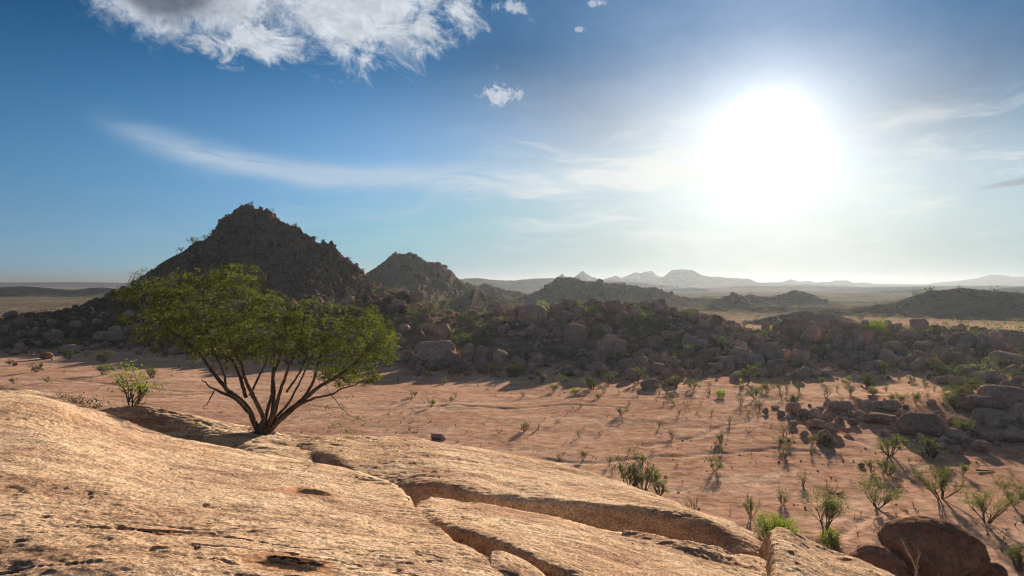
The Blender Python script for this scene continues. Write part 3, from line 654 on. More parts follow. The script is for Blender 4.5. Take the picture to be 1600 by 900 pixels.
slab('granite_fragment', 'row of broken granite blocks along the slab edge', [
    [(966, 850, 10.0), (968, 838, 10.2), (974, 832, 10.6), (982, 829, 11)],
    [(1040, 868, 9.6), (1040, 852, 9.9), (1040, 842, 10.4), (1040, 837, 11)],
    [(1120, 890, 9.4), (1120, 874, 9.8), (1120, 862, 10.3), (1120, 857, 10.8)],
    [(1190, 910, 9.2), (1190, 898, 9.6), (1190, 886, 10.1), (1190, 881, 10.6)],
    [(1260, 940, 9), (1260, 925, 9.4), (1260, 914, 9.9), (1260, 908, 10.4)]], 200, 50, 0.25, 0.5, 0.3, 0.2, 2.2, 6)
slab('granite_slab', 'narrow fluted granite block behind the bright bushes', [
    [(1214, 930, 7.9), (1210, 870, 9.2), (1207, 843, 10.2), (1209, 831, 11.2)],
    [(1240, 950, 7.8), (1237, 885, 9.0), (1234, 850, 10.2), (1230, 827, 11.4)],
    [(1300, 980, 7.6), (1298, 918, 8.8), (1295, 882, 10.2), (1288, 857, 11.6)],
    [(1380, 1020, 7.0), (1378, 955, 8.2), (1373, 920, 9.4), (1368, 890, 10.8)],
    [(1460, 1060, 6.8), (1450, 990, 8.0), (1440, 952, 9.2), (1430, 920, 10.5)]], 220, 130, 0.4, 0.9, 0.4, 0.4, 1.15, 7)

# ------------------------------------------------------------------ boulder shapes
import bmesh
def icos(sub):
    bm = bmesh.new(); bmesh.ops.create_icosphere(bm, subdivisions=sub, radius=1.0)
    V = np.array([v.co[:] for v in bm.verts]); Fc = np.array([[v.index for v in f.verts] for f in bm.faces]); bm.free(); return V, Fc
ICO = {s: icos(s) for s in (1, 2, 3, 4, 5, 6)}
def rock_shape(sub, seed, square=0.3, cuts=5, lump=0.18, flat=1.0):
    V, Fc = ICO[sub]; rs = np.random.RandomState(seed); n = V / np.linalg.norm(V, axis=1, keepdims=True)
    p = 2 + square * 5
    r = 1.0 / (np.sum(np.abs(n) ** p, axis=1)) ** (1 / p)
    W = n * r[:, None]
    for _ in range(cuts):                                   # worn facets
        d = rs.normal(size=3); d /= np.linalg.norm(d); c = rs.uniform(0.62, 0.9)
        s = W @ d; over = np.maximum(s - c, 0); W = W - d[None, :] * (over * 0.82)[:, None]
    o = rs.uniform(0, 50, 3)
    W = W * (1 + lump * fbm(n[:, 0] * 1.3 + o[0], n[:, 1] * 1.3 + o[1], n[:, 2] * 1.3 + o[2], 2, seed=seed))[:, None]
    if sub >= 3: W = W * (1 + 0.035 * fbm(n[:, 0] * 6 + o[0], n[:, 1] * 6 + o[1], n[:, 2] * 6 + o[2], 3, seed=seed + 1))[:, None]
    if sub >= 3:                                            # a joint or two across the rock
        for _ in range(rs.randint(0, 3)):
            d = rs.normal(size=3); d /= np.linalg.norm(d); s = np.abs(W @ d - rs.uniform(-0.4, 0.4) + 0.05 * fbm(n[:, 0] * 2 + 9, n[:, 1] * 2, n[:, 2] * 2, 2, seed=seed))
            W = W * (1 - 0.07 * (1 - sstep(s, 0, 0.07)))[:, None]
    lo, hi = W.min(0), W.max(0)
    W = (W - (lo + hi) / 2) / (hi - lo)                      # unit box, centred
    return W, Fc
PROTO = {}
for kind_, sq, cuts, lump, seeds in (('round', 0.02, 4, 0.16, range(5)), ('block', 0.45, 8, 0.12, range(10, 15)), ('angular', 0.15, 13, 0.22, range(20, 24)), ('long', 0.12, 6, 0.2, range(30, 33))):
    PROTO[kind_] = [mesh_np('boulder_rock', *rock_shape(4, s, sq, cuts, lump), True, [M_BOULD]) for s in seeds]
    PROTO[kind_ + '_grey'] = [mesh_np('boulder_rock', *rock_shape(4, s + 100, sq, cuts, lump), True, [M_BOULDGREY]) for s in seeds]
RS = np.random.RandomState(7)
BOULDERS = []      # dicts: obj, px, py (centre), w, shape, zone
def put_boulder(pt, w, h, shape, rot=None, sink=0.12, dep=None, tilt=0.15, mat=''):
    me = PROTO[shape + mat][RS.randint(len(PROTO[shape + mat]))]
    o = bpy.data.objects.new('boulder', me); COL.objects.link(o)
    dep = dep or (w * RS.uniform(0.7, 1.0))
    o.scale = (w, dep, h)
    o.rotation_euler = (RS.uniform(-tilt, tilt), RS.uniform(-tilt, tilt), rot if rot is not None else (RS.uniform(-0.5, 0.5)) + (math.pi if RS.rand() < 0.5 else 0))
    o.location = (pt[0], pt[1] + dep * 0.35, pt[2] + h * (0.5 - sink))
    cx, cy = proj(o.location)
    BOULDERS.append(dict(o=o, px=cx, py=cy, w=w * F / pt[1], h=h * F / pt[1], shape=shape, d=pt[1]))
    return o
# photographed boulders: centre x, base y, width, height in photo pixels, shape, and a label for the striking ones
FEAT = [
 (900, 545, 34, 33, 'round', 'round boulder balanced on the pile, largest ball of the rocky ridge'),
 (908, 528, 28, 25, 'round', None), (780, 493, 16, 15, 'round', 'pale ball shaped boulder near the ridge top'),
 (833, 508, 44, 27, 'long', 'wide oval whaleback boulder high on the rocky ridge'), (885, 503, 20, 16, 'block', 'square block under the ridge crest'), (906, 497, 20, 16, 'round', None),
 (655, 539, 18, 22, 'angular', 'upright boulder standing on the sandy shelf'), (674, 524, 22, 14, 'long', None), (680, 573, 62, 33, 'block', 'massive squared boulder at the foot of the ridge beside the tree crown'),
 (707, 574, 19, 25, 'block', None), (729, 569, 23, 24, 'block', None), (750, 567, 20, 20, 'round', None), (781, 573, 21, 22, 'round', None), (647, 578, 20, 14, 'long', None), (632, 566, 24, 16, 'long', None), (755, 584, 14, 12, 'round', 'lone ball boulder in front of the ridge foot'),
 (730, 575, 14, 7, 'round', 'small pale stone lying on sand before the squared boulder'),
 (830, 585, 17, 15, 'round', None), (911, 580, 20, 17, 'round', None), (934, 577, 27, 25, 'angular', 'dark angular boulder leaning at the ridge foot'), (948, 562, 29, 32, 'angular', 'tall sharp edged boulder with a bright top edge'),
 (970, 563, 22, 28, 'round', 'egg shaped boulder standing on end'), (960, 490, 24, 18, 'block', 'dark block on the ridge crest'), (997, 497, 16, 14, 'round', None), (1000, 568, 21, 16, 'round', None), (1029, 586, 23, 15, 'round', 'sunlit topped boulder just out on the sand'),
 (695, 533, 20, 24, 'angular', None), (648, 472, 26, 14, 'long', None), (622, 488, 22, 16, 'angular', None),
 (1205, 573, 46, 32, 'long', 'huge sloping boulder like a resting whale'), (1252, 570, 30, 20, 'long', None), (1162, 541, 30, 17, 'long', None), (1100, 536, 25, 17, 'round', None), (1125, 529, 18, 16, 'angular', None), (1098, 547, 18, 14, 'round', None),
 (1238, 530, 27, 28, 'round', 'tall rounded boulder leaning on its twin'), (1255, 526, 19, 26, 'round', 'slim rounded boulder, twin of the leaning one'), (1270, 538, 26, 24, 'block', None), (1160, 567, 32, 20, 'long', None), (1184, 575, 26, 18, 'long', None), (1141, 574, 30, 14, 'long', None), (1110, 580, 13, 12, 'round', None),
 (1260, 590, 19, 14, 'round', None), (1276, 591, 20, 11, 'long', None), (1293, 590, 18, 10, 'round', None), (1249, 598, 17, 13, 'round', None), (1017, 608, 28, 12, 'long', 'flat dark boulder lying alone on the sand'), (1052, 603, 20, 10, 'long', None), (1041, 597, 12, 8, 'round', None),
 (1314, 550, 23, 36, 'block', 'tall cracked boulder holding up the balanced rock'), (1342, 552, 29, 35, 'block', 'broad cracked boulder beneath the balanced rock'), (1303, 549, 14, 22, 'block', None), (1331, 555, 24, 20, 'angular', None), (1363, 545, 24, 25, 'block', None),
 (1512, 546, 35, 22, 'round', 'large dark oval boulder near the end of the ridge'), (1550, 551, 39, 24, 'long', 'grey ribbed boulder next to the dark oval one'), (1400, 550, 27, 14, 'long', None), (1445, 551, 23, 14, 'round', None), (1470, 561, 23, 17, 'round', None), (1590, 546, 30, 25, 'round', None),
 (1394, 574, 34, 21, 'long', None), (1350, 570, 40, 17, 'long', None), (1415, 573, 13, 14, 'block', None), (1495, 572, 35, 18, 'round', None), (1445, 571, 30, 19, 'long', None), (1583, 574, 46, 20, 'long', None), (1548, 599, 40, 15, 'long', 'long dark boulder with a lit edge among green bushes'),
 (1480, 601, 24, 11, 'long', None), (1365, 624, 12, 5, 'block', 'tiny flat stone on the sand between shrubs'), (1582, 610, 28, 12, 'round', None), (1548, 585, 24, 12, 'long', None), (1520, 584, 26, 11, 'long', None),
 (1242, 648, 21, 15, 'round', None), (1258, 653, 15, 12, 'round', None), (1277, 656, 18, 14, 'round', None), (1293, 664, 20, 18, 'round', 'dark ball boulder in the low rock cluster on the sand'), (1282, 673, 25, 13, 'long', None), (1304, 680, 20, 15, 'angular', None), (1282, 645, 12, 8, 'round', None),
 (1305, 643, 23, 14, 'long', None), (1325, 644, 20, 14, 'round', None), (1343, 640, 12, 14, 'block', None), (1357, 641, 14, 14, 'round', None), (1377, 642, 22, 12, 'round', None), (1398, 645, 25, 15, 'round', None), (1383, 665, 46, 14, 'long', 'pale low whaleback rock in the cluster on the sand'),
 (1347, 656, 20, 12, 'long', None), (1427, 660, 22, 14, 'round', None), (1450, 684, 60, 30, 'round', 'broad split dome of rock beside the green bush on the sand'), (1470, 686, 26, 17, 'round', None), (1430, 679, 26, 22, 'round', None), (1258, 683, 13, 8, 'round', 'stone in its own pool of shadow in front of the rock cluster'), (1325, 678, 13, 7, 'round', None),
 (1213, 640, 12, 5, 'long', None), (1222, 651, 12, 8, 'round', None), (1290, 693, 24, 16, 'round', 'rounded boulder behind a small green bush'), (1538, 708, 22, 15, 'round', 'dark ball boulder at the edge of the sunlit sand'), (1500, 690, 30, 14, 'round', None), (1348, 731, 9, 5, 'round', 'small dark stone in the middle of the sandy slope'),
 (1548, 650, 62, 24, 'long', 'long smooth boulder stacked on darker slabs'), (1583, 636, 60, 26, 'long', None), (1600, 664, 32, 26, 'round', None), (1560, 668, 70, 20, 'long', None), (1513, 672, 50, 16, 'long', None), (1520, 640, 40, 16, 'long', None), (1565, 690, 40, 14, 'block', None), (1600, 692, 50, 14, 'long', None), (1540, 682, 40, 12, 'long', None),
 (1197, 647, 9, 8, 'round', None), (1240, 668, 14, 8, 'round', None), (1312, 664, 12, 9, 'round', None), (1335, 667, 16, 9, 'angular', None), (1362, 652, 16, 11, 'angular', None), (1412, 654, 16, 12, 'angular', None), (1440, 660, 14, 10, 'angular', None),
 (68, 562, 18, 9, 'round', 'small boulder with a sunlit cheek left of the lone tree'), (79, 556, 7, 9, 'angular', None), (104, 553, 27, 12, 'round', None), (123, 549, 10, 8, 'angular', None), (176, 536, 27, 15, 'round', 'dark rounded boulder below the pyramid shaped hill'), (210, 521, 24, 14, 'round', None), (80, 534, 26, 16, 'round', None), (22, 572, 7, 4, 'round', None),
 (683, 689, 20, 8, 'angular', 'split grey rock on the sand just beyond the slab edge'), (693, 689, 6, 5, 'round', None),
]
SUBJ = []
for (px, pb, w, h, sh, lab) in FEAT:
    pt = hit(px, pb)
    if pt is None: continue
    d = pt[1]; s = d / F
    o = put_boulder(pt, w * s * 1.1, h * s * 1.28, sh, rot=RS.uniform(-0.25, 0.25), sink=0.08, mat='_grey' if px > 1080 else '')
    BOULDERS[-1]['label'] = lab
def stack(px, pyc, w, h, shape, d, lab):
    s = d / F; c = P(px, pyc, d); o = put_boulder((c[0], d - 0, c[2] - h * s * 0.5), w * s, h * s, shape, 0.05, 0.0, w * s * 0.7, 0.05, '_grey'); o.location.y = d
    BOULDERS[-1]['label'] = lab
pt = hit(1330, 552); stack(1326, 508, 36, 14, 'long', pt[1] + 2.5, 'flat boulder balanced on top of two tall cracked rocks')
pt = hit(1436, 519); stack(1436, 507, 26, 19, 'block', pt[1] + 1.0, 'big cube shaped boulder perched on the ridge top')

# near big boulders at the foot of the dome
def big_rock(px, pb, w, h, seed, sub, lab, sq=0.05, cuts=4, sink=0.05, rot=0.0, dep=0.85):
    pt = hit(px, pb, 30); s = pt[1] / F
    V, Fc = rock_shape(sub, seed, sq, cuts, 0.16)
    V = V * (1 + 0.022 * fbm(V[:, 0] * 9, V[:, 1] * 9, V[:, 2] * 11, 4, 0.62, seed=seed) - 0.02 * sstep(fbm(V[:, 0] * 7, V[:, 1] * 7, V[:, 2] * 5, 3, seed=seed + 4), 0.1, 0.2) + 0.012 * ridged(V[:, 0] * 5 + 3, V[:, 1] * 5, V[:, 2] * 9, 3, seed=seed + 5))[:, None]
    o = link('boulder', mesh_np('boulder_rock', V, Fc, True, [M_BIG]), label=lab, category='boulder', group='boulders lying about the plain and ridge')
    o.scale = (w * s, w * s * dep, h * s); o.rotation_euler = (0, 0.0, rot)
    o.location = (pt[0], pt[1] + w * s * dep * 0.45, pt[2] + h * s * (0.5 - sink))
big_rock(1488, 925, 158, 98, 501, 6, 'huge dark rounded boulder below the end of the granite slabs', 0.06, 3, 0.04, 0.1)
big_rock(1390, 932, 96, 66, 507, 6, 'smaller dark boulder tucked against the huge rounded one', 0.0, 4, 0.03)
big_rock(1562, 915, 46, 30, 511, 4, 'low dark rock in the gap beside the huge rounded boulder')

# random boulders filling the ridge and the hill foot
def free(px, py, w, lst, k=0.36):
    for b in lst:
        if abs(b['px'] - px) < (b['w'] + w) * k and abs(b['py'] - py) < (b['h'] + w * 0.7) * k: return False
    return True
def inridge(px, py):
    a = np.interp(px, _ta, _tf); c = np.interp(px, _ta, _tc); return c - 2 < py < a + 4
cand = 0
nind = 0
while cand < 6000 and len(BOULDERS) < 288:
    cand += 1
    px = RS.uniform(-10, 1605)
    if 215 < px < 615 and RS.rand() < 0.85: continue
    if px < 215 and RS.rand() < 0.65: continue
    lo, hi = np.interp(px, _ta, _tc), np.interp(px, _ta, _tf)
    py = lo + (hi - lo + 6) * RS.rand() ** 0.8
    if 655 < px < 760 and 505 < py < 545: continue
    w = float(np.clip(RS.lognormal(2.55, 0.38), 8, 30)) * (0.75 + 0.5 * (py - lo) / (hi - lo))
    if not free(px, py - w * 0.35, w, BOULDERS, 0.30): continue
    pt = hit(px, py, 60, 330)
    if pt is None: continue
    s = pt[1] / F
    put_boulder(pt, w * s, w * s * RS.uniform(0.6, 0.95), ['round', 'round', 'block', 'angular', 'long'][RS.randint(5)], sink=0.08, tilt=0.35, mat='_grey' if px > 1080 else '')

# the crowd of smaller rocks, joined: one mass on the ridge, one on the hills, pebbles on the plain
LOW = {s: [rock_shape(s, 900 + i, [0.02, 0.3, 0.1][i % 3], 6, 0.2) for i in range(8)] for s in (1, 2, 3)}
def joined_rocks(name, label, pts, sizes, sub, mat, ar=(0.6, 1.0), tall=1.0, sink=0.15, parent=None):
    Vs, Fs, Ts, off = [], [], [], 0
    for (p, w) in zip(pts, sizes):
        sb = sub if np.isscalar(sub) else sub(w, p)
        V, Fc = LOW[sb][RS.randint(8)]
        a = RS.uniform(0, 6.28); c, s_ = math.cos(a), math.sin(a)
        h = w * RS.uniform(*ar) * tall; dp = w * RS.uniform(0.7, 1.1)
        W = V * np.array([w, dp, h]); tl = RS.uniform(-0.35, 0.35)
        W = np.stack([W[:, 0] * math.cos(tl) + W[:, 2] * math.sin(tl), W[:, 1], -W[:, 0] * math.sin(tl) + W[:, 2] * math.cos(tl)], -1)
        W = np.stack([W[:, 0] * c - W[:, 1] * s_, W[:, 0] * s_ + W[:, 1] * c, W[:, 2]], -1) + np.array([p[0], p[1], p[2] + h * (0.5 - sink)])
        Vs.append(W); Fs.append(Fc + off); off += len(V); Ts.append(np.full(len(V), RS.uniform(-0.5, 0.3), np.float32))
    me = mesh_np(name, np.concatenate(Vs), np.concatenate(Fs), True, [mat]); at = me.attributes.new('tone', 'FLOAT', 'POINT'); at.data.foreach_set('value', np.concatenate(Ts))
    return link(name, me, parent, kind='stuff', label=label)
def scatter(n, x0, x1, f0, f1, sz, dens=None):
    """n points between screen columns x0..x1 and forward distances f0..f1 (callables of column)"""
    px = RS.uniform(x0, x1, n); d = f0(px) + (f1(px) - f0(px)) * RS.rand(n) ** 0.9
    x = (px - 800) / F * d; z = terrain(x, d, True)
    if dens is not None:
        k = dens(px, x, d, z); px, d, x, z = px[k], d[k], x[k], z[k]
    s = sz(len(px), d)
    return np.stack([x, d, z], -1), s
front = lambda px: EYE * F / (np.interp(px, _ta, _tf) - HZ)
crest = lambda px: np.interp(px, _ta, _td)
def shelf(px, x, d, z):
    py = HZ + F * (EYE - z) / d
    open_ = (px > 640) & (px < 770) & (py > 505) & (py < 548)
    patch = fbm(x / 16, d / 16, 0, 3, seed=77) > -0.28
    left = (px < 230) & (RS.rand(len(px)) < 0.6)
    return (~open_) & patch & (~left)
pts, sz = scatter(3000, -60, 1680, lambda p: front(p) - 3, lambda p: crest(p) + 22, lambda n, d: np.clip(RS.lognormal(0.3, 0.5, n), 0.5, 3.6), shelf)
joined_rocks('boulder_rubble', 'mass of smaller brown boulders heaped over the whole ridge', pts, sz, lambda w, p: 3 if w > 2.2 else 2, M_BOULD, sink=0.05)
pts, sz = scatter(2800, -60, 1680, lambda p: front(p) - 9, lambda p: crest(p) + 10, lambda n, d: np.clip(RS.lognormal(-0.9, 0.5, n), 0.15, 1.1), shelf)
joined_rocks('stone_rubble', 'fist to knee sized stones between the ridge boulders', pts, sz, 1, M_BOULD, sink=0.2)
# outcrop shelf on the right
def around(cx, cy, n, spx, spy, smin, smax):
    P_, S_ = [], []
    for _ in range(n):
        pt = hit(cx + RS.normal() * spx, cy + RS.normal() * spy, 35)
        if pt is not None: P_.append(pt); S_.append(RS.uniform(smin, smax) ** 1.0)
    return P_, S_
PP, SS = [], []
for a in ((1290, 655, 60, 30, 9, .25, 1.0), (1370, 648, 70, 35, 9, .25, 1.1), (1440, 668, 70, 26, 12, .25, 1.1), (1520, 680, 70, 40, 14, .25, 1.3), (1570, 650, 60, 30, 20, .4, 1.8), (1530, 600, 40, 40, 8, .3, 1.1), (60, 545, 20, 40, 8, .3, 1.0), (1040, 603, 16, 22, 3, .2, .7), (1420, 592, 40, 90, 5, .2, .8)):
    p_, s_ = around(*a); PP += p_; SS += s_
joined_rocks('outcrop_rubble', 'broken stones round the low rock clusters on the sand', PP, SS, 2, M_BOULDGREY, sink=0.2)
# hills
def hillband(px0, px1, d0, d1, n, smin, smax, cond=None, pw=2.5):
    px = RS.uniform(px0, px1, n); d = RS.uniform(d0, d1, n); x = (px - 800) / F * d; z = terrain(x, d)
    s = smin + (smax - smin) * RS.rand(n) ** pw
    k = z > 2.0
    if cond is not None: k &= cond(px, x, d, z)
    return np.stack([x, d, z], -1)[k], s[k]
clump = lambda px, x, d, z: fbm(x / 9, d / 9, z / 9, 3, seed=55) > -0.12
p1, s1 = hillband(90, 640, 188, 302, 3000, 0.7, 4.4, clump, 2.8)
s1 = np.minimum(s1, 4.4 - 3.1 * sstep(p1[:, 1], 255, 292))
joined_rocks('hillside_rubble', 'loose boulders strewn down the slopes of the pyramid shaped hill', p1, s1, lambda w, p: 2 if w > 1.5 else 1, M_H1, (0.6, 1.1), sink=0.2)
p1, s1 = hillband(330, 500, 268, 304, 520, 0.9, 2.2)
joined_rocks('cliff_blocks', 'upright jointed blocks forming the summit cliff', p1, s1, 2, M_H1, (1.0, 1.8), sink=0.5)
p1, s1 = hillband(500, 560, 285, 304, 60, 0.9, 2.0)
joined_rocks('cliff_blocks', 'jointed blocks on the shoulder below the summit', p1, s1, 2, M_H1, (1.0, 1.7), sink=0.4)
p1, s1 = hillband(560, 1330, 330, 700, 1500, 0.9, 4.5, lambda px, x, d, z: (z > 3) & (fbm(x / 30, d / 30, 0, 3, seed=58) > -0.1))
joined_rocks('hillside_rubble', 'boulders dotted over the hazy hills behind the ridge', p1, s1, 1, M_H2, sink=0.25)
# stones on the plain
def plainpts(n, smin, smax, yb0=592, yb1=880):
    py = RS.uniform(yb0, yb1, n); px = RS.uniform(-20, 1620, n); d = EYE * F / (py - HZ); x = (px - 800) / F * d
    k = (fbm(x / 12, d / 12, 0, 3, seed=91) > 0.05)
    x, d = x[k], d[k]
    return np.stack([x, d, ground(x, d)], -1), smin + (smax - smin) * RS.rand(len(x)) ** 3
p1, s1 = plainpts(2200, 0.04, 0.26)
joined_rocks('pebbles', 'scattered small dark stones on the red sand', p1, s1, 1, M_BOULD, sink=0.25)
# ------------------------------------------------------------------ plants
def tube(pts, rad, sides=5):
    pts = np.asarray(pts, float); n = len(pts); rad = np.broadcast_to(rad, (n,))
    t = np.gradient(pts, axis=0); t /= np.linalg.norm(t, axis=1, keepdims=True) + 1e-9
    up = np.array([0.31, 0.87, 0.2]); a = np.cross(t, up); a /= np.linalg.norm(a, axis=1, keepdims=True) + 1e-9; b = np.cross(t, a)
    an = np.arange(sides) * 2 * math.pi / sides
    V = pts[:, None, :] + rad[:, None, None] * (np.cos(an)[None, :, None] * a[:, None, :] + np.sin(an)[None, :, None] * b[:, None, :])
    return V.reshape(-1, 3), grid_faces(n, sides, True)
class Acc:
    def __init__(s): s.V, s.F, s.n = [], [], 0
    def add(s, V, Fc): s.V.append(V); s.F.append(Fc + s.n); s.n += len(V)
    def mesh(s, name, mat, smooth=True): return mesh_np(name, np.concatenate(s.V), np.concatenate(s.F), smooth, [mat])
def leaf_quads(Pc, size, rs, aspect=0.55, spread=0.0):
    """small pointed-leaf quads with random facing at points Pc"""
    n = len(Pc); u = rs.normal(size=(n, 3)); u /= np.linalg.norm(u, axis=1, keepdims=True)
    w = rs.normal(size=(n, 3)); w -= (w * u).sum(1, keepdims=True) * u; w /= np.linalg.norm(w, axis=1, keepdims=True) + 1e-9
    s = (size * rs.uniform(0.6, 1.4, n))[:, None]
    Pc = Pc + rs.normal(size=(n, 3)) * spread
    V = np.stack([Pc - u * s * 0.5, Pc + w * s * 0.5 * aspect, Pc + u * s * 0.5, Pc - w * s * 0.5 * aspect], 1).reshape(-1, 3)
    return V, np.arange(4 * n).reshape(-1, 4)

def grow(rs, base, direc, length, rad, depth, acc, tips, wig=0.18, kids=3, up=0.15, ang=0.6, shrink=0.62, segs=5):
    p = np.array(base, float); d = np.array(direc, float); d /= np.linalg.norm(d)
    pts = [p.copy()]
    for i in range(segs):
        d = d + rs.normal(size=3) * wig + np.array([0, 0, up * 0.3]); d /= np.linalg.norm(d); p = p + d * length / segs; pts.append(p.copy())
    rr = np.linspace(rad, rad * 0.45, len(pts))
    acc.add(*tube(pts, rr, 5 if depth > 1 else 3))
    if depth <= 0: tips.extend(pts[-3:]); return
    for j in range(kids):
        k = rs.randint(max(1, segs // 2), segs + 1); q = pts[k]
        nd = d + rs.normal(size=3) * ang + np.array([0, 0, up])
        grow(rs, q, nd, length * shrink * rs.uniform(0.7, 1.2), rr[k] * 0.75, depth - 1, acc, tips, wig, kids, up, ang, shrink, max(3, segs - 1))
    if depth <= 1: tips.append(pts[-1])

def shrub_proto(seed, stems, spread, depth, kids, leaves, lsize, lspread, wood, leafm, wig=0.18, up=0.2, ang=0.6, trunk=0.0, flat=0.0, srad=0.02):
    """meshes of one shrub, one unit high"""
    rs = np.random.RandomState(seed); acc = Acc(); tips = []
    b0 = np.array([0, 0, -0.04])
    if trunk:
        pts = [b0, [0.02, 0, trunk * 0.5], [0.0 + rs.normal() * 0.03, rs.normal() * 0.03, trunk]]; acc.add(*tube(pts, [srad * 1.6, srad * 1.3, srad * 1.1], 6)); b0 = np.array(pts[-1])
    for i in range(stems):
        a = 2 * math.pi * (i + rs.rand() * 0.8) / stems
        grow(rs, b0 + np.array([math.cos(a), math.sin(a), 0]) * 0.02, [math.cos(a) * spread, math.sin(a) * spread, 1.0], 0.45 * rs.uniform(0.75, 1.1), srad * rs.uniform(0.7, 1.1), depth, acc, tips, wig, kids, up, ang)
    V = np.concatenate(acc.V); T_ = np.array(tips)
    top = max(V[:, 2].max(), 0.01)
    if flat: 
        pass
    wm = mesh_np('stems', V / top, np.concatenate(acc.F), True, [wood])
    lm = None
    if leaves:
        idx = rs.randint(0, len(T_), leaves); Pc = T_[idx] / top + rs.normal(size=(leaves, 3)) * lspread
        Pc[:, 2] = np.maximum(Pc[:, 2], 0.03)
        lm = mesh_np('foliage', *leaf_quads(Pc, lsize, rs), False, [leafm])
    return wm, lm
# kinds of shrub seen on the plain
SH = {
 'bare': [shrub_proto(s, 7, 0.45, 3, 3, 800, 0.030, 0.035, M_TWIG, M_LEAFG, srad=0.014, ang=0.5) for s in (1, 2, 3)],
 'twiggy': [shrub_proto(s, 9, 0.75, 2, 3, 480, 0.028, 0.035, M_TWIG, M_LEAFP, srad=0.011) for s in (4, 5, 6)],
 'vase': [shrub_proto(s, 7, 0.5, 3, 3, 3000, 0.034, 0.045, M_BARK, M_LEAFG, srad=0.017, ang=0.45) for s in (7, 8, 9)],
 'green': [shrub_proto(s, 6, 0.7, 3, 3, 2200, 0.048, 0.05, M_BARK, M_LEAFD, srad=0.028) for s in (10, 11, 12)],
 'fresh': [shrub_proto(s, 6, 0.7, 3, 3, 1700, 0.050, 0.05, M_BARK, M_LEAF, srad=0.028) for s in (13, 14, 15)],
 'bright': [shrub_proto(s, 9, 0.9, 2, 4, 2600, 0.055, 0.07, M_TWIG, M_LEAFB, srad=0.018) for s in (16, 17)],
 'acacia': [shrub_proto(s, 4, 1.1, 3, 3, 1500, 0.045, 0.04, M_BARK, M_LEAF, trunk=0.28, up=0.0, srad=0.035) for s in (18, 19)],
 'mound': [shrub_proto(s, 16, 2.4, 2, 3, 500, 0.06, 0.06, M_TWIG, M_LEAFP, srad=0.02, up=0.0) for s in (20, 21)],
 'dead': [shrub_proto(s, 3, 0.5, 3, 2, 0, 0, 0, M_DEAD, None, srad=0.035, wig=0.25) for s in (22, 23)],
}
SHRUBS = []
WORDS = {'bare': 'half bare thorn shrub', 'twiggy': 'dry twiggy shrub', 'vase': 'vase shaped grey green shrub', 'green': 'dense dark green bush', 'fresh': 'leafy green bush', 'bright': 'bright yellow green bush',
         'acacia': 'small flat crowned acacia', 'mound': 'low mound of dry brush', 'dead': 'bleached dead sapling'}
NAMES = {'acacia': 'small_tree', 'dead': 'dead_sapling', 'mound': 'brush_mound'}
def put_shrub(kind_, px, pb, h, wide=1.0, pt=None, label=None, lean=0.0, minpx=0):
    if pt is None: pt = hit(px, pb, 32)
    if pt is None: return None
    is_tree = bool(label) and (' tree ' in label.split(' beside')[0] + ' ') and 'bush' not in label
    wm, lm = SH[kind_][RS.randint(len(SH[kind_]))]
    H = h * pt[1] / F * 1.05
    nm = 'small_tree' if is_tree else NAMES.get(kind_, 'shrub')
    if label and 'bush' in label: nm = 'shrub'
    root = bpy.data.objects.new(nm, None); COL.objects.link(root)
    root.location = (pt[0], pt[1], pt[2] - 0.02 * H); root.scale = (H * wide, H * (0.5 + 0.5 * wide), H); root.rotation_euler = (0, lean, RS.uniform(0, 6.28) if not lean else RS.uniform(-0.3, 0.3))
    link('stems', wm, root)
    if lm is not None: link('foliage', lm, root)
    SHRUBS.append(dict(o=root, px=px, py=pb - h / 2, h=h, kind=kind_, label=label, d=pt[1]))
    return root
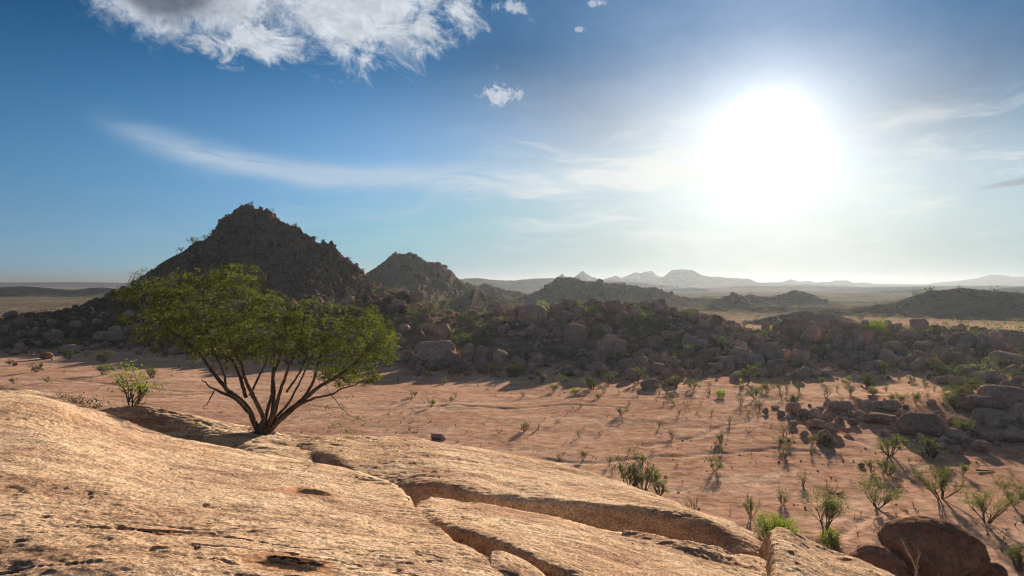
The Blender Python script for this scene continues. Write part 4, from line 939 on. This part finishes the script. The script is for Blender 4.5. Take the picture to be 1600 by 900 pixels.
L = [
 # right part of the sand
 ('bare', 1225, 682, 26), ('bare', 1227, 718, 23), ('bare', 1255, 759, 24), ('twiggy', 1222, 790, 28), ('mound', 1303, 772, 15, 1.3, 'flat mound of dead brush behind the big dark trunked shrub'),
 ('vase', 1290, 826, 58, 1.0, 'wide grey green shrub with thick dark trunk and a dead limb'), ('vase', 1371, 794, 55, 0.75, 'tall open shrub standing midway down the sandy slope'), ('fresh', 1391, 713, 36, 0.85, 'dense round green shrub in the open sand'),
 ('fresh', 1388, 742, 24, 0.9, None), ('fresh', 1457, 714, 28, 1.5, 'low spreading green tree leaning beside the split rock dome'), ('twiggy', 1442, 714, 14), ('bare', 1420, 724, 10), ('bare', 1430, 746, 17), ('vase', 1470, 781, 50, 1.0, 'wide sparse shrub with a short black trunk on bare sand'),
 ('vase', 1503, 743, 20), ('vase', 1541, 818, 56, 0.7, 'upright brush shaped shrub above the huge rounded boulder'), ('vase', 1584, 788, 44, 0.85, 'airy green shrub farthest down the slope near the picture edge'), ('fresh', 1292, 697, 19, 1.2, 'small green bush growing against a rounded boulder'), ('mound', 1407, 770, 6), ('mound', 1414, 799, 6),
 ('vase', 1505, 682, 32, 0.8, 'dusty shrub standing before the long stacked boulders'), ('bare', 1291, 624, 25, 0.9), ('bare', 1329, 620, 20), ('vase', 1363, 618, 14), ('fresh', 1240, 634, 19), ('bare', 1230, 612, 16), ('bare', 1249, 612, 20), ('bare', 1315, 631, 12),
 ('vase', 1397, 630, 16), ('vase', 1410, 631, 17), ('vase', 1430, 630, 19), ('bare', 1480, 631, 22), ('vase', 1503, 628, 30, 1.2, None), ('vase', 1495, 640, 34, 0.8, None), ('twiggy', 1570, 852, 30, 1.2, None), ('fresh', 1592, 893, 40, 1.0, 'fresh green bush beside the low dark rock in the bottom corner'),
 ('bright', 1210, 848, 44, 0.95, 'yellow green bush glowing behind the fluted granite block'), ('bright', 1297, 862, 38, 0.75, 'smaller yellow green bush over the fluted granite block'), ('bright', 1228, 842, 30, 0.9, None),
 # centre
 ('green', 805, 589, 21, 1.1, 'round dark bush beside the ball boulder at the ridge foot'), ('vase', 847, 599, 16), ('vase', 865, 613, 14), ('vase', 879, 599, 15), ('bare', 912, 606, 17), ('fresh', 925, 609, 21), ('vase', 952, 598, 18), ('bare', 943, 615, 14), ('acacia', 940, 594, 18, 0.8, None), ('bright', 897, 617, 11), ('bare', 967, 616, 9),
 ('acacia', 997, 598, 25, 0.85, 'small dark acacia standing out on the sand in front of the ridge'), ('bare', 997, 616, 14), ('bare', 1030, 618, 12), ('acacia', 1057, 608, 22, 0.9, None), ('vase', 1083, 609, 20), ('bare', 1108, 606, 12), ('mound', 1075, 619, 7), ('twiggy', 1048, 618, 8), ('bright', 1125, 621, 14, 1.0, 'little bright green bush alone on the sunlit sand'),
 ('acacia', 1170, 598, 28, 0.9, 'bright green little tree with clear trunk at the ridge foot'), ('bare', 1157, 611, 15), ('bare', 1158, 634, 20), ('vase', 1180, 624, 20), ('bare', 1187, 639, 18), ('vase', 1198, 613, 17), ('bare', 1218, 612, 18), ('bare', 1168, 648, 14), ('green', 1237, 634, 14),
 ('twiggy', 983, 633, 12), ('twiggy', 895, 639, 10), ('twiggy', 907, 638, 12), ('dead', 842, 671, 16, 0.8, None), ('twiggy', 872, 661, 10), ('fresh', 820, 674, 15, 1.0, 'small green bush with long shadow midway over the sand'), ('bare', 938, 681, 10), ('bare', 1030, 668, 13), ('bare', 1050, 686, 18, 1.1, 'blackened bare shrub casting a sideways shadow'),
 ('bare', 1140, 664, 16), ('bare', 1128, 688, 17), ('bare', 1120, 698, 14), ('bare', 1128, 709, 16), ('twiggy', 1067, 651, 5), ('twiggy', 1090, 646, 8), ('twiggy', 1095, 633, 8), ('bare', 1112, 648, 10), ('vase', 1117, 737, 28, 0.7, 'thin shrub with its own root shadow in the middle of the sand'),
 ('bare', 982, 711, 14), ('bare', 957, 741, 21), ('bare', 873, 718, 11), ('twiggy', 1020, 709, 8), ('twiggy', 1058, 728, 9),
 ('green', 987, 768, 52, 0.62, 'tallest of the fresh green bushes just beyond the rear slab'), ('fresh', 1006, 772, 46, 0.6, 'middle green bush just beyond the rear slab'), ('fresh', 1030, 776, 36, 0.7, 'lowest green bush at the end of the rear slab'),
 ('twiggy', 1082, 800, 34, 1.0, 'sprawling dry grey shrub below the green bushes'), ('vase', 1173, 810, 31, 0.6, 'small dark stemmed shrub near the slab edge'), ('vase', 1222, 788, 27, 0.5, None),
 ('twiggy', 780, 677, 12), ('twiggy', 673, 660, 8), ('twiggy', 870, 660, 6), ('twiggy', 640, 672, 6), ('twiggy', 608, 646, 7), ('twiggy', 627, 648, 7), ('twiggy', 643, 661, 8), ('twiggy', 714, 692, 10), ('twiggy', 510, 648, 5), ('twiggy', 560, 655, 6),
 # ridge foot middle
 ('green', 770, 588, 21, 1.0, 'dark bush between two boulders at the ridge foot'), ('vase', 689, 574, 14), ('bare', 717, 588, 14), ('bare', 702, 586, 10), ('bare', 667, 588, 9), ('twiggy', 692, 601, 10), ('twiggy', 747, 603, 7), ('twiggy', 647, 601, 8), ('bare', 846, 598, 16), ('bare', 622, 597, 10), ('bare', 585, 592, 9),
 ('twiggy', 760, 610, 7), ('twiggy', 790, 612, 6), ('bare', 1290, 612, 12), ('bare', 1150, 596, 11), ('bare', 1215, 600, 10),
 # between the outcrops
 ('green', 1355, 608, 27, 0.95, 'thick dark green bush in front of the ridge'), ('fresh', 1378, 585, 20, 1.3, 'leafy bush at the foot of the broad boulders'), ('vase', 1364, 617, 13), ('bare', 1385, 613, 13), ('vase', 1325, 602, 16), ('vase', 1329, 618, 14), ('fresh', 1425, 598, 12), ('bare', 1445, 608, 11), ('fresh', 1450, 593, 13), ('green', 1470, 586, 22, 1.6, 'broad flat green thicket beneath the dark ridge'),
 ('vase', 1500, 592, 20), ('vase', 1515, 612, 26, 1.0, None), ('vase', 1480, 622, 20), ('bare', 1432, 623, 13), ('vase', 1527, 608, 18), ('vase', 1565, 597, 15), ('fresh', 1585, 592, 15), ('vase', 1550, 616, 14), ('vase', 1596, 600, 12), ('bare', 1460, 612, 14),
 # left of the tree
 ('green', 40, 547, 14), ('green', 106, 562, 18, 1.0, 'dark umbrella crowned bush left of the big tree'), ('bare', 134, 559, 10), ('green', 57, 582, 15), ('vase', 21, 600, 11), ('vase', 74, 598, 10), ('twiggy', 100, 583, 7), ('vase', 161, 586, 19, 1.5, None), ('fresh', 162, 566, 20, 1.0, 'fresh leafed small bush lit against the dark hill foot'), ('fresh', 237, 591, 18, 1.0, 'small green bush between the sapling and the big tree'),
 ('twiggy', 268, 589, 7), ('green', 15, 570, 9), ('twiggy', 176, 613, 5), ('twiggy', 153, 609, 6), ('twiggy', 255, 621, 5), ('dead', 198, 548, 13, 0.6, 'pale dead sapling against the dark rocks'), ('green', 128, 545, 12), ('green', 15, 545, 10), ('green', 60, 530, 10), ('green', 300, 560, 16), ('green', 340, 555, 16), ('twiggy', 320, 640, 5), ('green', 150, 520, 10), ('green', 270, 540, 14),
 # on the ridge
 ('green', 1288, 547, 22, 1.0, 'green bush squeezed beside the tall cracked boulder'), ('fresh', 1270, 558, 15, 1.4, None), ('bright', 1370, 524, 24, 1.1, 'pale yellow bush in the notch right of the balanced boulder'), ('dead', 1431, 537, 15, 0.9, None), ('vase', 1212, 519, 9), ('green', 1498, 557, 10, 1.3, None), ('fresh', 1060, 567, 16), ('fresh', 1125, 547, 21, 1.5, 'broad green bush on the ridge behind sloping boulders'),
 ('vase', 997, 529, 16), ('fresh', 992, 552, 13), ('fresh', 949, 519, 13), ('fresh', 957, 529, 10), ('bright', 924, 524, 12), ('vase', 1064, 529, 11), ('fresh', 1136, 519, 10), ('vase', 1162, 512, 10), ('fresh', 1217, 519, 10), ('fresh', 1272, 554, 10), ('acacia', 1035, 567, 9), ('vase', 1084, 557, 20), ('fresh', 690, 484, 15, 1.1, 'round green bush at the top of the gully'),
 ('green', 645, 502, 11), ('fresh', 720, 542, 23, 1.2, 'feathery pale green tree behind the squared boulder'), ('green', 730, 504, 12, 2.2, None), ('vase', 777, 512, 9), ('bright', 847, 482, 13), ('bright', 865, 469, 12), ('green', 802, 588, 22, 1.1, None), ('green', 820, 567, 18), ('green', 912, 487, 10), ('vase', 922, 527, 14), ('fresh', 947, 517, 12), ('fresh', 650, 470, 8), ('green', 590, 469, 9),
 ('vase', 760, 540, 12), ('green', 1240, 545, 10), ('fresh', 1395, 560, 8), ('green', 1180, 548, 12), ('dead', 1241, 545, 14, 0.6, None), ('bare', 1388, 520, 10), ('bright', 1400, 512, 8), ('green', 1540, 560, 9), ('vase', 870, 555, 12), ('green', 1345, 500, 8), ('vase', 1020, 545, 10), ('fresh', 755, 525, 12), ('fresh', 668, 520, 12), ('green', 1515, 590, 12),
]
for _ in range(70):                                          # smaller shrubs seen all along the ridge foot and sand
    if _ < 45: px_, py_ = RS.uniform(640, 1560), RS.uniform(590, 640)
    else: px_, py_ = RS.uniform(900, 1600), RS.uniform(640, 760)
    if 1190 < px_ < 1480 and 625 < py_ < 690: continue
    L.append((['bare', 'twiggy', 'vase', 'vase', 'bare'][_ % 5], px_, py_, RS.uniform(8, 14) * (0.8 + (py_ - 590) / 180.0)))
for e in L:
    put_shrub(e[0], e[1], e[2], e[3], e[4] if len(e) > 4 else RS.uniform(0.8, 1.15), label=e[5] if len(e) > 5 else None)
# lone trees on the skylines of the hills
for i, (px, py, h, lab) in enumerate([(284, 390, 8, 'tiny tree lowest on the outer skyline of the pyramid shaped hill'), (301, 379, 12, 'tallest little tree on the outer skyline slope of the pyramid shaped hill'), (321, 370, 7, 'little tree just above the tallest one on the skyline slope'), (329, 366, 6, 'last small tree before the cliffed summit'),
        (392, 320, 7, 'tiny tree on the very summit of the pyramid shaped hill'), (409, 324, 5, 'low bush beside the summit tree'), (461, 350, 6, 'sparse little tree on the far summit edge'), (492, 377, 7, 'leaning small tree on the shoulder below the cliff'), (505, 379, 5, 'low bush on the flat shoulder of the pyramid shaped hill'), (545, 406, 6, 'little tree on the long descending skyline'), (567, 424, 5, 'last bush before the saddle between the hills'),
        (1407, 472, 5, 'tiny lone tree at the toe of the broad dark hill')]):
    D = 700 if px > 1300 else 300
    if px > 1300: D = 545
    ds = np.linspace(D - 30, D + 10, 60); x = (px - 800) / F * ds; z = terrain(x, ds); i0 = int(np.argmin(HZ - F * (z - EYE) / ds))
    put_shrub('acacia' if i % 2 == 0 else 'vase', px, py, h, 1.2, pt=(x[i0], ds[i0], z[i0]), label=lab)

# dark scrub on the slopes and in the valley, too many to count
def scrub(name, label, pts, sizes, per, mat, ls=0.16):
    rs = np.random.RandomState(3); Pc = []; Sz = []
    for p, s in zip(pts, sizes):
        q = rs.normal(size=(per, 3)) * np.array([0.42, 0.42, 0.26]) * s; q[:, 2] = np.abs(q[:, 2] + 0.25 * s)
        Pc.append(q + p); Sz.append(np.full(per, s * ls))
    V, Fc = leaf_quads(np.concatenate(Pc), np.concatenate(Sz), rs, 0.8)
    link(name, mesh_np(name, V, Fc, False, [mat]), kind='stuff', label=label)
pts, sz = scatter(420, -60, 1680, lambda p: front(p) + 4, lambda p: crest(p) + 25, lambda n, d: RS.uniform(0.8, 2.6, n))
scrub('ridge_scrub', 'low dark scrub growing between the ridge boulders', pts, sz, 90, M_LEAFD)
pts, sz = scatter(230, -60, 1680, lambda p: front(p) + 3, lambda p: crest(p) + 25, lambda n, d: RS.uniform(1.2, 2.8, n))
pts[:, 2] += 0.3
scrub('ridge_bushes', 'grey green bushes too many to count among the ridge boulders', pts, sz, 190, M_LEAF, 0.13)
p1, s1 = hillband(100, 640, 200, 303, 700, 0.8, 2.6)
scrub('hillside_scrub', 'dark scrub dotted up the pyramid shaped hill', p1, s1, 36, M_LEAFD, 0.2)
p1, s1 = hillband(520, 1650, 280, 760, 3200, 1.2, 4.2, lambda px, x, d, z: fbm(x / 60, d / 60, 0, 3, seed=66) > -0.25)
scrub('valley_scrub', 'dark bushes over the hazy middle hills', p1, s1, 14, M_LEAFD, 0.32)
px = RS.uniform(-30, 1640, 3600); d = RS.uniform(240, 900, 3600); x = (px - 800) / F * d; z = terrain(x, d); k = (z < 3) & ((fbm(x / 70, d / 70, 0, 3, seed=67) > -0.1) | ((px > 950) & (px < 1330)))
scrub('plain_scrub', 'scattered grey green scrub on the pale far flats', np.stack([x, d, z], -1)[k], (1.0 + 2.2 * RS.rand(3600) ** 2)[k], 14, M_LEAFG, 0.32)
# tufts on the plain
py = RS.uniform(596, 860, 420); px = RS.uniform(-20, 1620, 420); d = EYE * F / (py - HZ); x = (px - 800) / F * d
rs_ = np.random.RandomState(5); acc = Acc()
for xi, di in zip(x, d):
    zi = float(ground(xi, di)); n = rs_.randint(4, 9)
    for _ in range(n):
        v = rs_.normal(size=3) * 0.16; v[2] = abs(v[2]) + 0.22; acc.add(*tube([[xi, di, zi - 0.02], [xi + v[0] * 0.5, di + v[1] * 0.5, zi + v[2] * 0.7], [xi + v[0] * 1.4, di + v[1] * 1.4, zi + v[2]]], [0.012, 0.009, 0.004], 3))
o = link('dry_tufts', acc.mesh('dry_tufts', M_TWIG), kind='stuff', label='tiny dry tufts sprinkled over the sand')

# ------------------------------------------------------------------ the big spreading tree
def build_tree():
    rs = np.random.RandomState(42)
    D = 20.6; s = D / F
    base = np.array([(412 - 800) * s, D, EYE + (HZ - 676) * s])
    def q(X, Y, dy=0.0):                                     # sketch units -> place in the tree's own upright plane, pushed in depth by dy
        px, py = 180 + X / 3.0, 400 + Y / 3.0
        return np.array([(px - 800) * s, D + dy, EYE + (HZ - py) * s])
    ST = [  # (points, base radius, depth drift)
     ([(678, 828), (655, 775), (638, 720), (600, 670), (545, 622), (485, 545), (452, 480), (385, 400), (315, 345), (240, 270)], .115, -0.5),
     ([(640, 725), (585, 655), (520, 622), (480, 600), (446, 566)], .07, -0.9),
     ([(500, 622), (478, 655), (462, 680), (440, 697)], .028, -1.0),
     ([(600, 670), (560, 565), (520, 500), (430, 420), (330, 300), (250, 190)], .075, 0.5),
     ([(694, 825), (702, 750), (668, 640), (640, 560), (630, 480), (600, 380), (560, 240)], .095, -0.8),
     ([(690, 825), (700, 740), (712, 660), (706, 560), (704, 480), (690, 330), (640, 180)], .075, 0.8),
     ([(700, 825), (735, 740), (742, 640), (738, 560), (770, 470), (800, 310), (790, 200)], .09, 0.1),
     ([(706, 825), (755, 730), (780, 650), (812, 570), (850, 490), (900, 380), (930, 260)], .085, -0.6),
     ([(704, 825), (745, 760), (800, 690), (850, 560), (880, 480), (960, 330)], .06, 1.1),
     ([(712, 828), (775, 755), (835, 705), (872, 668), (912, 590), (940, 480), (965, 360), (1010, 270)], .09, 0.6),
     ([(716, 828), (785, 758), (868, 690), (960, 612), (1050, 560), (1140, 490), (1230, 400)], .105, -0.3),
     ([(872, 690), (955, 655), (1035, 636), (1075, 612), (1150, 590), (1220, 540)], .05, -0.9),
     ([(1035, 636), (1060, 670), (1085, 710), (1120, 745), (1180, 775)], .016, -1.2),
     ([(600, 668), (622, 600), (652, 500), (640, 420), (610, 330)], .05, 1.2),
     ([(780, 650), (832, 560), (862, 480), (880, 400)], .045, 0.9),
     ([(485, 545), (470, 480), (420, 400), (410, 300), (400, 180)], .05, 0.8),
     ([(545, 622), (535, 520), (500, 430), (480, 300), (470, 160)], .05, -0.6),
    ]
    root = link('spreading_tree', None); root.location = base
    root['label'] = 'large many stemmed green tree growing from a cleft between the granite slabs'; root['category'] = 'tree'
    nodes, parents, rad0 = [], [], []
    limbs = []
    for pts, r, dd in ST:
        n = len(pts); f0 = np.clip((828 - pts[0][1]) / 560.0, 0, 1)
        C = np.array([q(X, Y, dd * 1.5 * np.clip((828 - Y) / 560.0, 0, 1.0)) for X, Y in pts])
        C = crom(C, 10 * n); C[1:-1] += rs.normal(size=C[1:-1].shape) * 0.006
        w = fbm(np.arange(len(C)) / 7.0, dd * 5, 0, 2, seed=3)[:, None] * 0.05; C = C + w * np.array([1, 0.6, 0.4]) * np.linspace(0, 1, len(C))[:, None]
        r = r * 0.85; rr = np.linspace(r, r * 0.22, len(C)) * (1 + 0.10 * fbm(np.arange(len(C)) / 4.0, dd * 9, 0, 2, seed=9))
        limbs.append((C, rr))
        last = -1
        for i in range(0, len(C), 3):
            nodes.append(C[i]); parents.append(last); last = len(nodes) - 1
    # crown volume: attraction points inside the photographed outline, with rounded depth
    out = np.array([(205, 455), (212, 440), (228, 428), (240, 421), (262, 425), (285, 420), (305, 418), (330, 413), (352, 418), (372, 414), (395, 418), (415, 427), (418, 440), (432, 448), (450, 466), (470, 474), (490, 461), (505, 474), (530, 478), (555, 473), (580, 480), (604, 494),
                    (620, 512), (628, 535), (622, 555), (612, 572), (598, 596), (565, 604), (545, 610), (520, 600), (500, 575), (475, 576), (455, 568), (430, 572), (400, 574), (370, 578), (345, 574), (322, 578), (300, 572), (275, 564), (250, 544), (222, 520), (206, 500), (212, 480)], float)
    N = 6800; A = []
    while len(A) < N:
        px, py = rs.uniform(200, 632), rs.uniform(410, 602)
        x1, y1 = out[:, 0], out[:, 1]; x2, y2 = np.roll(x1, -1), np.roll(y1, -1)
        if (((y1 > py) != (y2 > py)) & (px < (x2 - x1) * (py - y1) / (y2 - y1 + 1e-9) + x1)).sum() % 2 == 0: continue
        dist = np.min(np.hypot(x1 - px, y1 - py))
        if dist < 16 and fbm(px / 9.0, py / 9.0, 0, 2, seed=14) < 0.0: continue
        t = np.clip(dist / 60.0, 0, 1)
        dy = rs.uniform(-1, 1) * (0.35 + 2.0 * math.sqrt(t))
        if 300 < px < 500 and py > 556 and rs.rand() < 0.5: continue
        # leafless pockets, fewer points low inside
        if fbm(px / 26.0, py / 20.0, dy * 1.2, 2, seed=12) < -0.05: continue
        A.append(np.array([(px - 800) * s, D + dy, EYE + (HZ - py) * s]))
    A = np.array(A)
    Nn = np.array(nodes); par = list(parents)
    alive = np.ones(len(A), bool); near = np.full(len(A), -1); nd = np.full(len(A), 1e9)
    def upd(i0):
        nonlocal near, nd
        new = Nn[i0:]
        for c in range(0, len(new), 400):
            dd_ = np.linalg.norm(A[:, None, :] - new[None, c:c + 400, :], axis=2); j = dd_.argmin(1); v = dd_[np.arange(len(A)), j]
            b_ = v < nd; nd = np.where(b_, v, nd); near = np.where(b_, j + i0 + c, near)
    upd(0); step = 0.11; kill = 0.14
    for it in range(70):
        alive &= nd > kill
        if alive.sum() < 20: break
        idx = near[alive]; vec = A[alive] - Nn[idx]; vec /= np.linalg.norm(vec, axis=1, keepdims=True)
        u, inv = np.unique(idx, return_inverse=True); S = np.zeros((len(u), 3)); np.add.at(S, inv, vec)
        S += rs.normal(size=S.shape) * 0.25; S /= np.linalg.norm(S, axis=1, keepdims=True) + 1e-9
        newp = Nn[u] + S * step; i0 = len(Nn); Nn = np.concatenate([Nn, newp]); par.extend(list(u)); upd(i0)
        if len(Nn) > 14000: break
    par = np.array(par); n0 = len(nodes)
    # radii by pipe model for the grown twigs
    cnt = np.zeros(len(Nn)); kids = np.zeros(len(Nn), int)
    for i in range(len(Nn) - 1, -1, -1):
        if kids[i] == 0: cnt[i] += 1
        if par[i] >= 0: cnt[par[i]] += cnt[i]; kids[par[i]] += 1
    r = 0.0042 * np.power(np.maximum(cnt, 1), 0.46)
    twig = Acc()
    seen = np.zeros(len(Nn), bool)
    for i in range(n0, len(Nn)):                              # chains
        if kids[i] != 1 or True:
            if kids[i] == 1: continue
            ch = [i]; j = i
            while par[j] >= 0:
                j = par[j]; ch.append(j)
                if j < n0 or kids[j] > 1: break
            ch = ch[::-1]; rr = r[ch].copy(); rr[0] = min(rr[0], rr[1] * 1.3)
            twig.add(*tube(Nn[ch], np.maximum(rr, 0.004), 4))
    for i_, (C, rr) in enumerate(limbs):
        a_ = Acc(); a_.add(*tube(C - base, rr, 10)); link('limb', a_.mesh('limb', M_BARK), root)
    # flared root crown joining the stems
    pts = [base + np.array([0, 0, -0.35]), base + np.array([0, 0, -0.05]), base + np.array([0.0, 0, 0.16]), base + np.array([0.03, 0, 0.34])]
    V, Fc = tube(np.array(pts) - base, [0.42, 0.33, 0.21, 0.12], 16)
    an = np.arctan2(V[:, 1], V[:, 0]); V[:, :2] *= (1 + 0.18 * np.sin(an * 5 + V[:, 2] * 3))[:, None]
    link('trunk', mesh_np('trunk', V, Fc, True, [M_BARK]), root)
    V = np.concatenate(twig.V) - base
    link('twigs', mesh_np('twigs', V, np.concatenate(twig.F), True, [M_BARK]), root, kind='stuff')
    # feathery leaves along the outer twigs
    ends = np.nonzero((np.arange(len(Nn)) >= n0) & (cnt <= 3))[0]
    L_ = []
    for i in ends:
        dn = 0.45 + 1.1 * float(sstep(fbm(Nn[i][0] * 1.7, Nn[i][1] * 1.7, Nn[i][2] * 1.7, 3, seed=31), -0.25, 0.3)); k = int((rs.randint(26, 44) if kids[i] == 0 else rs.randint(8, 16)) * dn)
        L_.append(Nn[i] + rs.normal(size=(k, 3)) * np.array([0.06, 0.06, 0.035]))
    L_ = np.concatenate(L_)
    # the hanging spray at the tree's outer side
    for (X, Y) in ((1085, 700), (1110, 740), (1150, 760), (1180, 775), (1060, 665), (1140, 690), (1090, 740), (1200, 700), (1120, 660), (1170, 610), (1130, 800)):
        L_ = np.concatenate([L_, q(X, Y, -1.7) + rs.normal(size=(40, 3)) * np.array([0.10, 0.1, 0.05])])
    print('tree nodes', len(Nn), 'leaves', len(L_))
    V, Fc = leaf_quads(L_ - base, 0.045, rs, 0.55)
    link('crown', mesh_np('crown', V, Fc, False, [M_LEAF]), root)
    return root
build_tree()

def local_tree(px, pb, d, h, name, label, stems, spread, seed, leaves, leafm, wood, lsz, lspread, cat='tree', srad=0.02, kids=3, depth=3, up=0.2, wide=1.0, ang=0.5):
    p = P(px, pb, d); wm, lm = shrub_proto(seed, stems, spread, depth, kids, leaves, lsz, lspread, wood, leafm, srad=srad, up=up, ang=ang)
    H = h * d / F; root = link(name, None); root.location = p; root.scale = (H * wide, H * wide, H); root['label'] = label; root['category'] = cat
    link('stems', wm, root)
    if lm: link('foliage', lm, root)
    return root
local_tree(206, 638, 20.6, 78, 'sapling', 'slim many stemmed sapling with yellow green leaf tips on the dark slab', 8, 0.42, 71, 750, M_LEAFB, M_BARK, 0.04, 0.035, 'sapling', 0.012, 3, 3, 0.2, 1.0, 0.5)
for i, (px, pb, h, wd, lab) in enumerate([(62, 640, 24, 1.1, 'low dark bush farthest out behind the near slab'), (88, 648, 34, 1.0, 'dark bush behind the near slab edge, in the middle of three'), (120, 656, 42, 1.0, 'dark bush with long twigs behind the near slab, closest to the sapling')]):
    local_tree(px, pb, 19.5, h, 'shrub', lab, 9, 0.8, 80 + i, 700, M_LEAFD, M_BARK, 0.07, 0.07, 'shrub', 0.015, 3, 2, 0.2, wd)
# grass tuft in the crack between slabs and dead branch by the big boulder
def grass_tuft():
    rs = np.random.RandomState(8); p = P(722, 792, 10.9); a_ = Acc()
    for _ in range(70):
        v = rs.normal(size=3) * 0.05; v[2] = rs.uniform(0.05, 0.13); b_ = rs.normal(size=3) * np.array([0.05, 0.04, 0]);
        a_.add(*tube([b_, b_ + v * 0.6, b_ + v * np.array([1.8, 1.8, 1])], [0.004, 0.003, 0.001], 3))
    o = link('grass_tuft', a_.mesh('grass_tuft', M_LEAFP), label='small yellowish grass tuft on the edge of the pale tilted slab', category='grass tuft'); o.location = p
grass_tuft()
def dead_branch():
    D = 9.4; s = D / F; root = link('dead_branch', None); b = P(1430, 905, D); root.location = b; root['label'] = 'forked bleached dead branch sticking up before the huge rounded boulder'; root['category'] = 'dead branch'
    for pts, r in (([(1430, 905), (1431, 890), (1424, 872), (1416, 858), (1409, 843)], .016), ([(1431, 890), (1434, 878), (1437, 868), (1439, 863)], .010), ([(1428, 882), (1432, 874), (1436, 866), (1433, 856)], .008), ([(1424, 872), (1418, 866), (1413, 857)], .006), ([(1436, 884), (1433, 892), (1436, 900)], .006), ([(1466, 903), (1467, 896)], .004)):
        C = crom(np.array([P(x, y, D) for x, y in pts]) - b, 16); V, Fc = tube(C, np.linspace(r, r * 0.4, 16), 6)
        link('twig', mesh_np('twig', V, Fc, True, [M_DEAD]), root)
dead_branch()
def fallen_log():
    pt = hit(1540, 738); s = pt[1] / F; root = link('fallen_branch', None); root.location = pt; root['label'] = 'short black fallen branch lying on the sandy slope'; root['category'] = 'fallen branch'
    for pts, r in (([(-14, 5), (-6, 2), (4, 0), (14, -3)], .10), ([(-6, 2), (-9, 5), (-13, 7)], .06), ([(4, 0), (2, 4), (-1, 6)], .05)):
        C = crom(np.array([(a * s, 0.0, 0.08 + b_ * s * 0.25) for a, b_ in pts]), 10); V, Fc = tube(C, np.linspace(r, r * 0.4, 10), 6); link('branch', mesh_np('branch', V, Fc, True, [M_BARK]), root)
fallen_log()

# ------------------------------------------------------------------ labels: say which one by what it stands next to
LM = [(900, 528, 'the round balanced boulder'), (833, 495, 'the wide oval whaleback boulder'), (780, 485, 'the pale ball boulder'), (655, 528, 'the upright boulder on the sandy shelf'), (680, 556, 'the massive squared boulder'), (948, 545, 'the tall sharp edged boulder'), (970, 548, 'the egg shaped boulder'),
      (1205, 557, 'the huge sloping boulder'), (1245, 515, 'the leaning twin boulders'), (1326, 508, 'the balanced flat boulder'), (1328, 535, 'the tall cracked boulders'), (1436, 507, 'the cube shaped boulder'), (1512, 535, 'the dark oval boulder'), (1550, 540, 'the grey ribbed boulder'), (1293, 655, 'the low rock cluster'), (1383, 658, 'the pale whaleback rock'),
      (1450, 668, 'the split rock dome'), (1550, 640, 'the long stacked boulders'), (1468, 855, 'the huge rounded boulder'), (410, 600, 'the big tree'), (206, 600, 'the slim sapling'), (390, 400, 'the pyramid shaped hill'), (1170, 585, 'the bright green little tree'), (997, 590, 'the small dark acacia'), (1355, 596, 'the thick dark green bush'),
      (1017, 603, 'the flat dark boulder on sand'), (1391, 696, 'the dense round shrub'), (1371, 768, 'the tall open shrub'), (1290, 800, 'the dark trunked shrub'), (1006, 750, 'the fresh green bushes'), (1117, 724, 'the thin mid sand shrub'), (820, 667, 'the small lone green bush'), (720, 530, 'the feathery pale tree'), (1125, 536, 'the broad ridge bush'), (1470, 575, 'the flat green thicket'),
      (1050, 677, 'the blackened bare shrub'), (106, 553, 'the umbrella crowned bush'), (79, 545, 'the small sunlit boulders'), (1541, 790, 'the upright brush shaped shrub'), (1470, 756, 'the wide sparse shrub')]
ORD = ['', 'second ', 'third ', 'fourth ', 'fifth ', 'sixth ', 'seventh ', 'eighth ', 'ninth ', 'tenth ']
USED = set()
def autolabel(items, desc, sizes):
    groups = {}
    for it in items:
        if it.get('label'): continue
        ls = sorted(LM, key=lambda l: math.hypot(l[0] - it['px'], 1.3 * (l[1] - it['py'])))
        l = ls[0]; dx, dy = it['px'] - l[0], it['py'] - l[1]; dist = math.hypot(dx, dy)
        if abs(dx) > abs(dy) * 1.0: rel = 'left of' if dx < 0 else 'right of'
        else: rel = 'uphill behind' if dy < 0 else 'downhill in front of'
        groups.setdefault((desc(it), rel, l[2]), []).append((dist, it))
    for (ds_, rel, ln), lst in groups.items():
        lst.sort(key=lambda t: t[0])
        for k, (_, it) in enumerate(lst):
            if len(lst) == 1: t = f'{ds_} {rel} {ln}'
            else: t = f'{ds_} {rel} {ln}, {"nearest" if k == 0 else (ORD[k] if k < 10 else str(k + 1) + "th ") + "nearest"}'
            t = t.replace('bare thorn', 'bare') if len(t.split()) > 16 else t
            while len(t.split()) > 16: w_ = t.split(); w_.pop(1); t = ' '.join(w_)
            it['label'] = t
def bdesc(it):
    sz = 'large' if it['w'] > 27 else 'medium' if it['w'] > 18 else 'small'
    return f"{sz} " + {'round': 'rounded', 'block': 'blocky', 'angular': 'sharp edged', 'long': 'long low'}[it['shape']] + ' boulder'
def sdesc(it):
    sz = 'tall' if it['h'] > 24 else 'low' if it['h'] < 11 else 'middling'
    return f"{sz} {WORDS[it['kind']]}"
autolabel(BOULDERS, bdesc, None); autolabel(SHRUBS, sdesc, None)
for b in BOULDERS:
    b['o']['label'] = b['label']; b['o']['category'] = 'boulder'; b['o']['group'] = 'boulders lying about the plain and ridge'
for b in SHRUBS:
    b['o']['label'] = b['label']; k = b['kind']; b['o']['category'] = 'tree' if b['o'].name.startswith('small_tree') else 'dead sapling' if k == 'dead' else 'shrub'
    b['o']['group'] = 'small trees dotted about the ridge and hills' if b['o'].name.startswith('small_tree') else 'shrubs dotted over the sand and ridge'
print('boulders', len(BOULDERS), 'shrubs', len(SHRUBS))
